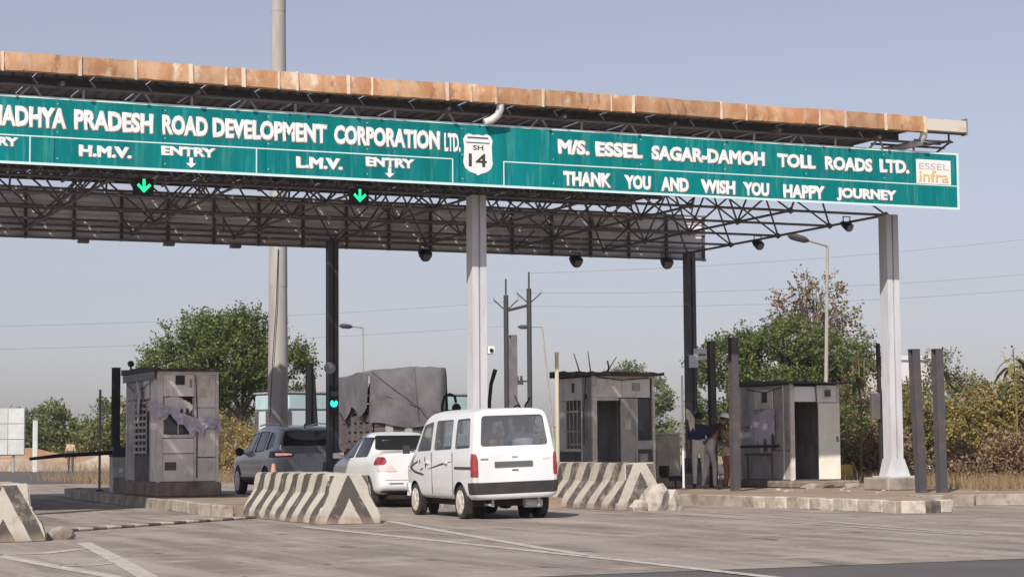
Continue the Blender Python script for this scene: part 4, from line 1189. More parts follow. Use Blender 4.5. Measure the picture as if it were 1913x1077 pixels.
M['lining'] = mat('car_lining', (0.22, 0.22, 0.225), 0.8)
M['tyre'] = mat('tyre_rubber', (0.018, 0.018, 0.019), 0.8, c2=(0.06, 0.052, 0.045), scale=9)
M['chrome'] = mat('wheel_silver', (0.55, 0.55, 0.56), 0.35, 0.5)
M['rim_dirty'] = mat('wheel_dusty', (0.66, 0.63, 0.58), 0.5, 0.0, c2=(0.50, 0.46, 0.40), scale=8)
M['under'] = mat('underbody', (0.012, 0.012, 0.013), 0.8, c2=(0.025, 0.022, 0.02), scale=5)
M['white_paint'] = mat('white_car_paint', (0.80, 0.81, 0.82), 0.3, c2=(0.76, 0.76, 0.76), scale=1.5, coat=0.5, dirt=(0.55, 0.51, 0.46), dscale=1.6, dlo=0.62, dhi=0.95)
M['grey_paint'] = mat('grey_car_paint', (0.36, 0.365, 0.375), 0.3, 0.3, c2=(0.40, 0.405, 0.41), scale=1.5, coat=0.6)
M['tail_red'] = mat('tail_lamp_red', (0.27, 0.025, 0.03), 0.15, c2=(0.36, 0.06, 0.06), scale=9, coat=0.6)
M['tail_clear'] = mat('tail_lamp_clear', (0.72, 0.62, 0.60), 0.15, coat=0.6)
M['tail_lit'] = emit('tail_lamp_lit', (0.95, 0.45, 0.45), 0.5)
M['bumper_dk'] = mat('bumper_dark', (0.035, 0.034, 0.037), 0.5, c2=(0.055, 0.05, 0.05), scale=3)
M['glass_van'] = glass('van_glass', (0.20, 0.215, 0.24), 0.30, 0.04)
M['glass_dark'] = glass('tinted_glass', (0.025, 0.027, 0.03), 0.82, 0.04)
M['plate_dark'] = mat('number_plate_garnish', (0.11, 0.12, 0.12), 0.4)
M['plate_white'] = mat('number_plate', (0.68, 0.68, 0.66), 0.5)
M['decal'] = mat('decal_charcoal', (0.06, 0.06, 0.065), 0.5)

def wheel(parent, x, y, r, wid, side, rim='rim_dirty'):
    wm = bpy.data.objects.new('wheel', None)
    t = MB()
    prof = [(-wid / 2, r * 0.62), (-wid / 2, r * 0.92), (-wid / 2 + 0.025, r), (wid / 2 - 0.025, r), (wid / 2, r * 0.92), (wid / 2, r * 0.62)]
    N = 28
    vs, fs = [], []
    for k in range(N):
        a = 2 * math.pi * k / N
        for px, pr in prof:
            vs.append((px, pr * math.cos(a), pr * math.sin(a)))
    n = len(prof)
    for k in range(N):
        for j in range(n):
            fs.append((k * n + j, k * n + (j + 1) % n, ((k + 1) % N) * n + (j + 1) % n, ((k + 1) % N) * n + j))
    t.add(vs, fs)
    tyre = t.build('wheel', 'tyre', parent, smooth=True, world=False)
    tyre.location = (x, y, r)
    d = MB()
    s = side
    d.tube([(s * (wid / 2 - 0.045), 0, 0), (s * (wid / 2 - 0.022), 0, 0), (s * (wid / 2 + 0.004), 0, 0)], [r * 0.60, r * 0.66, r * 0.70], 24)
    d.tube([(s * (wid / 2 + 0.004), 0, 0), (s * (wid / 2 + 0.02), 0, 0)], [r * 0.30, r * 0.17], 16)
    for k in range(8):
        a = 2 * math.pi * k / 8
        m4 = Matrix.Rotation(a, 4, 'X')
        d.box(s * (wid / 2 + 0.003), s * (wid / 2 + 0.012), -0.028, 0.028, r * 0.18, r * 0.60, mtx=m4)
    d.build('rim', rim, tyre, smooth=False, world=False)
    return tyre

def car(name, label, loc, heading, st, paint, windows, arches, extra, glass_m, roll=0.0, cat='car', group=None):
    """windows: (view, polygon, side) ; view 'x' = side window, 'y' = rear window"""
    t = thing(name, label, cat, (loc[0], loc[1], 0.0), -heading, group)
    Mo = loft(st, M[paint])
    inner = offset(Mo, -0.035, M['lining'])
    shell = boolop(Mo, inner, 'DIFFERENCE')
    thin = boolop(offset(Mo, -0.008, M[glass_m]), offset(Mo, -0.016, M[glass_m]), 'DIFFERENCE')
    cutters = []
    panes = []
    for nm, ax, poly, a, b_ in windows:
        c = prism_mesh(roundpoly(poly, 0.06), ax, a, b_, M['lining'])
        panes.append((nm, boolop(thin, c.copy(), 'INTERSECT')))
        cutters.append(c)
    for (y, z, r) in arches:
        poly = [(y + r * math.cos(2 * math.pi * k / 24), z + r * math.sin(2 * math.pi * k / 24)) for k in range(24)]
        for a, b_ in ((-1.2, -0.42), (0.42, 1.2)):
            cutters.append(prism_mesh(poly, 'x', a, b_, M['under']))
    body = shell
    for c in cutters:
        body = boolop(body, c, 'DIFFERENCE')
    body.shade_smooth()
    body.set_sharp_from_angle(angle=R(35))
    bo = link('body', body, t)
    bo.rotation_euler = (0, roll, 0)
    for nm, me in panes:
        me.shade_smooth()
        link(nm, me, bo)
    for (y, z, r) in arches:
        for s in (-1, 1):
            a, b_ = sorted((s * 0.40, s * 0.66))
            mb = MB()
            g = []
            for k in range(13):
                an = -0.25 + (math.pi + 0.5) * k / 12
                g.append([(xx, y + (r + 0.004) * math.cos(an), z + (r + 0.004) * math.sin(an)) for xx in (s * 0.40, s * 0.68)])
            mb.sheet(g)
            mb.add([(s * 0.40, y + (r + 0.004) * math.cos(2 * math.pi * k / 24), z + (r + 0.004) * math.sin(2 * math.pi * k / 24)) for k in range(24)], [tuple(range(24))])
            mb.build('wheel_arch', 'under', t, world=False)
    outer_i = offset(Mo, -0.012)
    cache = {}
    for nm, mm, ax, poly, a, b_, out, rnd in extra:
        if out not in cache:
            cache[out] = boolop(offset(Mo, out), outer_i, 'DIFFERENCE')
        sh = cache[out].copy()
        sh.materials.clear()
        sh.materials.append(M[mm])
        me = boolop(sh, prism_mesh(roundpoly(poly, rnd), ax, a, b_, M[mm]), 'INTERSECT')
        if len(me.polygons):
            me.shade_smooth()
            me.set_sharp_from_angle(angle=R(35))
            link(nm, me, bo)
    return t, bo

def rect(a, b_, c, d):
    return [(a, c), (b_, c), (b_, d), (a, d)]

# --- white minivan
ST = [(0.015, 1.79, .40, .715, .61, 1.05, .13), (.06, 1.81, .36, .733, .625, 1.05, .12), (.30, 1.825, .33, .737, .63, 1.05, .04), (1.0, 1.83, .32, .737, .63, 1.05, 0), (2.0, 1.83, .32, .737, .63, 1.05, 0), (2.55, 1.80, .32, .737, .62, 1.05, 0), (2.85, 1.70, .32, .735, .60, 1.05, 0), (3.12, 1.42, .32, .73, .60, 1.02, 0), (3.36, 1.10, .33, .72, .60, .98, 0), (3.55, .97, .35, .70, .58, .9, 0), (3.66, .84, .38, .64, .54, .8, 0)]
WN = []
for s, (a, b_) in ((-1, (-1, -.3)), (1, (.3, 1))):
    WN += [('side_window', 'x', [(.22, 1.19), (.95, 1.17), (.95, 1.66), (.34, 1.67)], a, b_), ('side_window', 'x', [(1.12, 1.17), (2.02, 1.15), (2.0, 1.65), (1.14, 1.66)], a, b_), ('side_window', 'x', [(2.18, 1.15), (2.98, 1.13), (2.72, 1.58), (2.17, 1.64)], a, b_)]
WN += [('rear_window', 'y', [(-.585, 1.205), (.585, 1.205), (.53, 1.70), (-.53, 1.70)], -.3, .45)]
WN += [('windshield', 'y', [(-.56, 1.20), (.56, 1.20), (.50, 1.64), (-.50, 1.64)], 2.75, 3.8)]
EX = [('tail_light', 'tail_red', 'y', [(-.76, .72), (-.655, .72), (-.655, 1.00), (-.675, 1.09), (-.76, 1.10)], -.2, .12, .014, .02), ('tail_light', 'tail_red', 'y', [(.76, .72), (.655, .72), (.655, 1.00), (.675, 1.09), (.76, 1.10)], -.2, .12, .014, .02),
      ('reflector', 'tail_clear', 'y', rect(-.76, -.66, .63, .712), -.2, .12, .013, .01), ('reflector', 'tail_clear', 'y', rect(.66, .76, .63, .712), -.2, .12, .013, .01),
      ('rear_bumper', 'bumper_dk', 'y', rect(-.80, .80, .44, .625), -.3, .22, .03, .03), ('bumper_strip', 'white_paint', 'y', rect(-.80, .80, .35, .432), -.3, .24, .036, .02),
      ('plate_garnish', 'plate_dark', 'y', rect(-.36, .30, .865, .955), -.2, .3, .016, .01), ('badge', 'chrome', 'y', rect(-.05, .05, 1.01, 1.04), -.2, .3, .008, .01), ('badge', 'plate_dark', 'y', rect(-.06, .05, .80, .825), -.2, .3, .006, .01),
      ('badge', 'plate_dark', 'y', rect(-.60, -.47, .99, 1.01), -.2, .3, .005, .005), ('sticker', 'tail_clear', 'y', rect(.48, .60, .97, 1.0), -.2, .3, .005, .005),
      ('side_moulding', 'decal', 'x', rect(.10, .92, .845, .885), -1, -.3, .010, .01),
      ('decal', 'decal', 'x', [(1.05, .97), (2.0, .86), (2.35, .83), (1.9, .895), (1.4, .96)], -1, -.3, .004, .01), ('decal', 'decal', 'x', [(2.55, .72), (2.55, .755), (3.0, .80), (3.25, .86), (2.85, .95), (2.85, .985), (3.35, .86), (3.05, .765)], -1, -.3, .004, .005),
      ('decal', 'decal', 'x', rect(2.72, 2.76, .92, 1.0), -1, -.3, .004, .005), ('decal', 'decal', 'x', [(2.40, .85), (2.44, .85), (2.50, 1.04), (2.46, 1.04)], -1, -.3, .004, .005), ('decal', 'decal', 'x', [(2.55, .84), (2.72, .80), (2.72, .825), (2.58, .86)], -1, -.3, .004, .005),
      ('headlight', 'tail_clear', 'y', rect(-.68, -.40, .68, .86), 3.3, 3.9, .012, .05), ('headlight', 'tail_clear', 'y', rect(.40, .68, .68, .86), 3.3, 3.9, .012, .05), ('front_bumper', 'white_paint', 'y', rect(-.8, .8, .36, .58), 3.4, 3.9, .03, .03)]
VH = R(2.6)
van, vbody = car('minivan', 'white minivan with charcoal rear bumper waiting at the toll lane', (12.98, 29.55), VH, ST, 'white_paint', WN, [(.72, .30, .345), (3.07, .30, .335)], EX, 'glass_van', R(-1.6), 'van', 'vehicles queuing for the light vehicle lane')
for y in (.72, 3.07):
    for s in (-1, 1):
        wheel(van, s * .655, y, .285, .155, s)
# shut lines and hinges
for y in (1.03, 2.10):
    MB().box(-.7405, -.733, y - .006, y + .006, .42, 1.12).build('shut_line', 'decal', vbody, world=False)
for yy in (1.25, 2.25):
    MB().box(-.765, -.738, yy, yy + .15, .93, .965).build('door_handle', 'white_paint', vbody, world=False, bevel=.006)
MB().tube([(-.76, 2.95, 1.16), (-.90, 2.98, 1.18)], .02, 6).box(-.95, -.84, 2.95, 3.01, 1.10, 1.25).build('mirror', 'bumper_dk', vbody, world=False)
# underbody bits
MB().box(-.55, .55, .42, 3.4, .22, .35).build('underbody', 'under', van, world=False)
MB().tube([(-.60, .72, .285), (.60, .72, .285)], .05, 10).build('rear_axle', 'under', van, smooth=True, world=False)
MB().tube([(.05, .72, .27), (.05, .60, .27), (.05, .84, .27)], .10, 10).build('differential', 'under', van, world=False)
MB().tube([(.20, .22, .27), (.50, .22, .27)], .075, 10).build('silencer', 'galv', van, smooth=True, world=False)
MB().tube([(-.45, .06, .25), (-.45, .3, .25)], .022, 8).build('exhaust_tip', 'galv', van, smooth=True, world=False)
for s in (-.38, .42):
    MB().box(s - .02, s + .02, .5, 1.1, .22, .24).build('leaf_spring', 'under', van, world=False)
    MB().box(s - .02, s + .02, .12, .14, .22, .36).build('tow_bracket', 'galv', van, world=False)
M['seat'] = mat('seat_fabric', (0.16, 0.16, 0.17), 0.85)
for yy in (.26, 1.45, 2.3):
    MB().box(-.58, .58, yy, yy + .14, .75, 1.12).build('seat_back', 'seat', van, world=False, bevel=.04)
    MB().box(-.58, .58, yy, yy + .5, .62, .75).build('seat_cushion', 'seat', van, world=False, bevel=.04)

# --- white sedan
ST = [(0.02, 1.06, .42, .70, .60, .92, .0), (.07, 1.085, .33, .80, .66, .92, .0), (.30, 1.10, .26, .845, .68, .93, 0), (.66, 1.115, .24, .85, .62, .94, 0), (.80, 1.15, .24, .85, .60, .95, 0), (1.05, 1.33, .24, .85, .585, .95, 0), (1.40, 1.475, .24, .85, .575, .95, 0), (1.9, 1.52, .24, .85, .58, .94, 0), (2.45, 1.48, .24, .85, .575, .93, 0), (2.85, 1.28, .24, .85, .60, .92, 0), (3.2, 1.03, .24, .845, .66, .90, 0), (3.7, .93, .26, .82, .66, .84, 0), (3.93, .80, .30, .74, .6, .72, 0), (3.99, .70, .36, .66, .52, .62, 0)]
WN = []
for s, (a, b_) in ((-1, (-1, -.3)), (1, (.3, 1))):
    WN += [('side_window', 'x', [(1.02, 1.00), (1.92, .985), (1.92, 1.40), (1.30, 1.39)], a, b_), ('side_window', 'x', [(2.0, .985), (2.92, .965), (2.45, 1.38), (2.0, 1.40)], a, b_)]
WN += [('rear_window', 'y', [(-.66, 1.135), (.66, 1.135), (.53, 1.43), (-.53, 1.43)], -.2, 1.45), ('windshield', 'y', [(-.66, 1.06), (.66, 1.06), (.54, 1.42), (-.54, 1.42)], 2.4, 3.4)]
EX = [('tail_light', 'tail_red', 'y', [(-.87, .85), (-.72, .85), (-.68, .92), (-.70, 1.0), (-.87, 1.01)], -.2, .36, .012, .03), ('tail_light', 'tail_red', 'y', [(.87, .84), (.66, .84), (.62, .90), (.66, 1.0), (.87, 1.02)], -.2, .36, .012, .03),
      ('reversing_lamp', 'tail_clear', 'y', [(-.82, .72), (-.46, .72), (-.58, .84), (-.70, .835), (-.84, .835)], -.2, .2, .010, .01), ('trunk_garnish', 'plate_dark', 'y', rect(-.24, .24, .80, .83), -.2, .2, .014, .01),
      ('bumper_reflector', 'decal', 'y', rect(-.62, -.34, .475, .495), -.2, .2, .008, .005), ('rear_bumper_lip', 'bumper_dk', 'y', rect(-.75, .75, .26, .34), -.2, .2, .016, .02), ('number_plate', 'plate_white', 'y', rect(-.24, .24, .60, .70), -.2, .2, .02, .01),
      ('boot_line', 'decal', 'y', rect(-.70, .70, .548, .556), -.2, .2, .003, .002)]
sed, sbody = car('sedan', 'white sedan with red corner tail lamps ahead of the minivan', (13.95, 36.5), R(4.0), ST, 'white_paint', WN, [(.78, .31, .34), (3.28, .31, .34)], EX, 'glass_dark', 0.0, 'car', 'vehicles queuing for the light vehicle lane')
for y in (.78, 3.28):
    for s in (-1, 1):
        wheel(sed, s * .76, y, .30, .17, s, 'chrome')
MB().box(-.6, .6, .15, 3.7, .18, .27).build('underbody', 'under', sed, world=False)
MB().box(-.25, .10, .03, .05, .25, .33).build('tow_plate', 'plate_white', sed, world=False)
for s in (-.35, .35):
    MB().box(s - .24, s + .24, 1.05, 1.18, .60, 1.16).build('seat_back', 'seat', sed, world=False, bevel=.04)
    MB().box(s - .14, s + .14, 1.08, 1.16, 1.17, 1.34).build('headrest', 'seat', sed, world=False, bevel=.04)
MB().tube([(-.80, 2.78, .99), (-.96, 2.80, 1.01)], .025, 6).box(-1.03, -.88, 2.77, 2.85, .97, 1.08).build('mirror', 'white_paint', sbody, world=False)

# --- grey suv
ST = [(0.02, 1.62, .46, .80, .64, 1.03, .28), (.08, 1.66, .40, .88, .67, 1.03, .26), (.40, 1.72, .34, .925, .68, 1.04, .10), (1.2, 1.755, .32, .93, .69, 1.03, 0), (2.2, 1.755, .32, .93, .69, 1.02, 0), (2.75, 1.69, .32, .93, .67, 1.01, 0), (3.15, 1.42, .32, .93, .68, 1.0, 0), (3.5, 1.13, .32, .92, .74, .99, 0), (4.2, 1.05, .34, .90, .74, .94, 0), (4.55, .92, .36, .82, .66, .84, 0), (4.66, .80, .42, .70, .56, .7, 0)]
WN = []
for s, (a, b_) in ((-1, (-1.1, -.3)), (1, (.3, 1.1))):
    WN += [('side_window', 'x', [(.42, 1.22), (1.0, 1.12), (1.0, 1.58), (.62, 1.55)], a, b_), ('side_window', 'x', [(1.10, 1.11), (2.05, 1.08), (2.05, 1.60), (1.10, 1.60)], a, b_), ('side_window', 'x', [(2.14, 1.08), (3.2, 1.06), (2.72, 1.54), (2.14, 1.60)], a, b_)]
WN += [('rear_window', 'y', [(-.70, 1.24), (.70, 1.24), (.60, 1.60), (-.60, 1.60)], -.2, .7), ('windshield', 'y', [(-.70, 1.14), (.70, 1.14), (.58, 1.6), (-.58, 1.6)], 2.6, 3.7)]
EX = [('tail_light', 'black', 'y', [(-.95, .96), (-.40, .99), (-.46, 1.08), (-.95, 1.12)], -.2, .5, .012, .03), ('tail_light', 'black', 'y', [(.95, .96), (.40, .99), (.46, 1.08), (.95, 1.12)], -.2, .5, .012, .03),
      ('tail_lamp_strip', 'tail_lit', 'y', [(-.86, 1.0), (-.46, 1.02), (-.48, 1.06), (-.86, 1.075)], -.2, .3, .018, .02), ('tail_lamp_strip', 'tail_lit', 'y', [(.86, 1.0), (.46, 1.02), (.48, 1.06), (.86, 1.075)], -.2, .3, .018, .02),
      ('rear_bumper', 'bumper_dk', 'y', rect(-.95, .95, .34, .56), -.2, .4, .03, .04), ('skid_plate', 'chrome', 'y', rect(-.6, .6, .40, .50), -.2, .3, .04, .03), ('number_plate', 'plate_white', 'y', rect(-.26, .26, .74, .86), -.2, .3, .014, .01),
      ('body_cladding', 'bumper_dk', 'x', rect(.2, 4.5, .32, .46), -1.2, -.3, .016, .02), ('door_trim', 'chrome', 'x', rect(1.1, 3.3, .47, .505), -1.2, -.3, .018, .01)]
suv, ubody = car('suv', 'grey sport utility car with dark rear window just past the booth', (14.82, 46.2), R(2.0), ST, 'grey_paint', WN, [(.86, .37, .40), (3.66, .37, .40)], EX, 'glass_dark', 0.0, 'car', 'vehicles queuing for the light vehicle lane')
for y in (.86, 3.66):
    for s in (-1, 1):
        wheel(suv, s * .83, y, .36, .2, s, 'chrome')
MB().box(-.65, .65, .2, 4.3, .26, .36).build('underbody', 'under', suv, world=False)
MB().tube([(-.62, .55, 1.77), (-.63, 1.6, 1.80), (-.62, 2.5, 1.75)], .018, 6).build('roof_rail', 'chrome', ubody, world=False)
MB().tube([(.62, .55, 1.77), (.63, 1.6, 1.80), (.62, 2.5, 1.75)], .018, 6).build('roof_rail', 'chrome', ubody, world=False)
MB().tube([(0, .55, 1.74), (0, .42, 1.82)], [.03, .008], 6).build('antenna', 'black', ubody, world=False)
MB().tube([(-.90, 3.0, 1.06), (-1.03, 3.0, 1.09)], .03, 6).tube([(-1.05, 2.93, 1.10), (-1.05, 3.08, 1.10)], [.11, .07], 10).build('mirror', 'black', ubody, world=False)

# --- truck with tarpaulin
M['tarp'] = mat('grey_tarpaulin', (0.135, 0.13, 0.14), 0.85, c2=(0.17, 0.163, 0.172), scale=0.9, dirt=(0.085, 0.075, 0.085), dscale=1.2, bump=0.6, bscale=2.2)
M['truck_wood'] = mat('truck_body_brown', (0.09, 0.075, 0.075), 0.8, c2=(0.14, 0.11, 0.10), scale=2, stretch=(1, 1, 4))
TR = R(9)
t = thing('truck', 'goods truck with load under a slack grey tarpaulin beyond the sedan', 'truck', (23.25, 62.0, 0.0), -TR)
L = dict(world=False)
MB().box(-1.22, 1.22, .05, 6.2, 1.15, 1.35).build('deck', 'truck_wood', t, **L)
MB().box(-.45, .45, .3, 8.2, .75, 1.15).build('chassis', 'under', t, **L)
for k in range(6):
    for s in (-1, 1):
        MB().box(s * 1.22 - .05, s * 1.22 + .05, .1 + k * 1.15, .22 + k * 1.15, 1.35, 3.3).build('stake', 'truck_wood', t, **L)
for k in range(6):
    for s in (-1, 1):
        MB().box(s * 1.18 - .02, s * 1.18 + .02, .06, 6.1, 1.42 + k * .31, 1.66 + k * .31).build('side_plank', 'truck_wood', t, **L)
for k in range(3):
    MB().box(-1.12, 1.12, .0, .04, 1.40 + k * .24, 1.61 + k * .24).build('tailboard_plank', 'truck_wood', t, **L)
for xx in (-.75, -.1, .55):
    MB().box(xx, xx + .26, -.03, -.002, 1.50, 1.98).build('tailboard_plate', 'panel_pale' if xx > .3 else 'panel_grey', t, **L)
# tarp: top over the load, skirts down the rear and the sides
rnd = random.Random(5)
def tz(x, y):
    return 3.80 + 0.035 * math.sin(x * 2.7 + .5) + 0.05 * math.sin(y * 1.3 + x)
top = []
for i in range(22):
    y = -.06 + 6.3 * i / 21
    top.append([(x, y, tz(x, y) - 0.22 * max(0, -x - 0.8) + rnd.uniform(-.02, .02)) for x in [-1.3 + 2.6 * j / 16 for j in range(17)]])
mb = MB().sheet(top)
rear = [top[0]]
for k in range(1, 12):
    f = k / 11
    row = []
    for j, p in enumerate(top[0]):
        u = j / 16
        low = 1.88 + (0.12 * max(0, 0.30 - u) / 0.30) + 0.05 * math.sin(u * 9)
        z = p[2] + (low - p[2]) * f
        row.append((p[0] * (1 - .02 * f), -.06 - .12 * math.sin(f * math.pi) * math.sin(u * math.pi) - .04 * math.sin(u * 14 + f * 4) * f - .05 * abs(math.sin((u - f * .5) * 13)) - .03 * abs(math.sin((u + f * .8) * 9)), z))
    rear.append(row)
mb.sheet(rear)
for s in (0, 16):
    col = [r[s] for r in top]
    sd = [col]
    for k in range(1, 8):
        f = k / 7
        sd.append([(p[0] + (-1 if s == 0 else 1) * (.03 + .06 * abs(math.sin(p[1] * 2.2 + f * 2)) * f), p[1], p[2] - ((1.15 + .35 * math.sin(p[1] * 1.1) ** 2) if s == 0 else 1.6) * f) for p in col])
    mb.sheet(sd)
mb.build('tarpaulin', 'tarp', t, smooth=True, **L)
MB().tube([(-1.25, -.12, 3.05), (-.4, -.2, 2.75), (.5, -.2, 2.45), (1.25, -.1, 2.3)], .012, 5).build('rope', 'panel_dark', t, **L)
MB().tube([(-1.28, -.1, 3.72), (-.5, -.26, 3.1), (.35, -.26, 2.5), (.7, -.2, 2.05)], .012, 5).build('rope', 'panel_dark', t, **L)
MB().tube([(.2, -.14, 3.82), (.25, -.26, 3.0), (.3, -.26, 2.1)], .012, 5).build('rope', 'panel_dark', t, **L)
MB().box(-1.15, 1.15, 6.5, 8.2, .9, 2.75).build('cab', 'truck_wood', t, bevel=.1, **L)
for y in (1.3, 2.5, 7.3):
    for s in (-1, 1):
        wheel(t, s * .98, y, .50, .28, s, 'rim_dirty')
for s in (-.95, .95):
    MB().box(s - .12, s + .12, -.02, .03, 1.0, 1.13).build('tail_light', 'tail_red', t, **L)

# --- pale blue bus
M['bus_blue'] = mat('bus_pale_blue', (0.46, 0.60, 0.62), 0.4, c2=(0.40, 0.52, 0.54), scale=1, dirt=(0.3, 0.34, 0.34), dscale=1.5, dlo=.55, dhi=.85)
M['bus_pane'] = mat('bus_window_pane', (0.55, 0.62, 0.66), 0.12, spec=.8)
t = thing('bus', 'pale blue bus with dark window pillars between the mast and the truck', 'bus', (22.3, 74.6, 0.0), -R(74))
MB().box(-1.2, 1.2, 0, 9.5, .45, 1.72).build('lower_body', 'bus_blue', t, bevel=.06, **L)
MB().box(-1.2, 1.2, 0, 9.5, 2.62, 3.28).build('upper_body', 'bus_blue', t, bevel=.08, **L)
MB().box(-1.24, 1.24, -.03, 9.53, 3.281, 3.36).build('roof_edge', 'panel_grey', t, bevel=.02, **L)
for k in range(11):
    for s in (-1, 1):
        MB().box(s * 1.17 - .03, s * 1.17 + .03, .02 + k * .93, .16 + k * .93, 1.721, 2.619).build('pillar', 'panel_dark', t, **L)
for k in range(10):
    for s in (-1, 1):
        MB().box(s * 1.14 - .008, s * 1.14 + .008, .17 + k * .93, .94 + k * .93, 1.722, 2.618).build('window_pane', 'bus_pane', t, **L)
for xx in (-1.1, -.38, .30, .98):
    MB().box(xx, xx + .12, .0, .06, 1.721, 2.619).build('pillar', 'panel_dark', t, **L)
MB().box(-1.05, 1.05, .07, .09, 1.722, 2.618).build('rear_window', 'bus_pane', t, **L)
for y in (2.2, 7.2):
    for s in (-1, 1):
        wheel(t, s * 1.05, y, .48, .28, s, 'rim_dirty')
# ---------------------------------------------------------------- people
M['skin'] = mat('skin_brown', (0.21, 0.115, 0.075), 0.55)
M['hairm'] = mat('hair_black', (0.012, 0.010, 0.010), 0.6)
M['maroon'] = mat('shirt_maroon', (0.04, 0.018, 0.019), 0.9, c2=(0.055, 0.025, 0.025), scale=6)
M['greytr'] = mat('trousers_grey', (0.075, 0.07, 0.07), 0.9, c2=(0.10, 0.09, 0.09), scale=6)
M['bluetop'] = mat('top_dark_blue', (0.02, 0.025, 0.075), 0.85)
M['whitetr'] = mat('trousers_white', (0.66, 0.65, 0.60), 0.85, c2=(0.55, 0.53, 0.48), scale=5)
M['tantop'] = mat('top_tan', (0.50, 0.40, 0.24), 0.85, c2=(0.42, 0.30, 0.18), scale=7)
M['rustskirt'] = mat('shorts_rust', (0.26, 0.09, 0.05), 0.85)
M['shoe'] = mat('shoe_dark', (0.03, 0.028, 0.028), 0.7)
M['pinkshirt'] = mat('shirt_salmon', (0.50, 0.24, 0.19), 0.85)
M['skyshirt'] = mat('shirt_pale_blue', (0.52, 0.57, 0.66), 0.85)

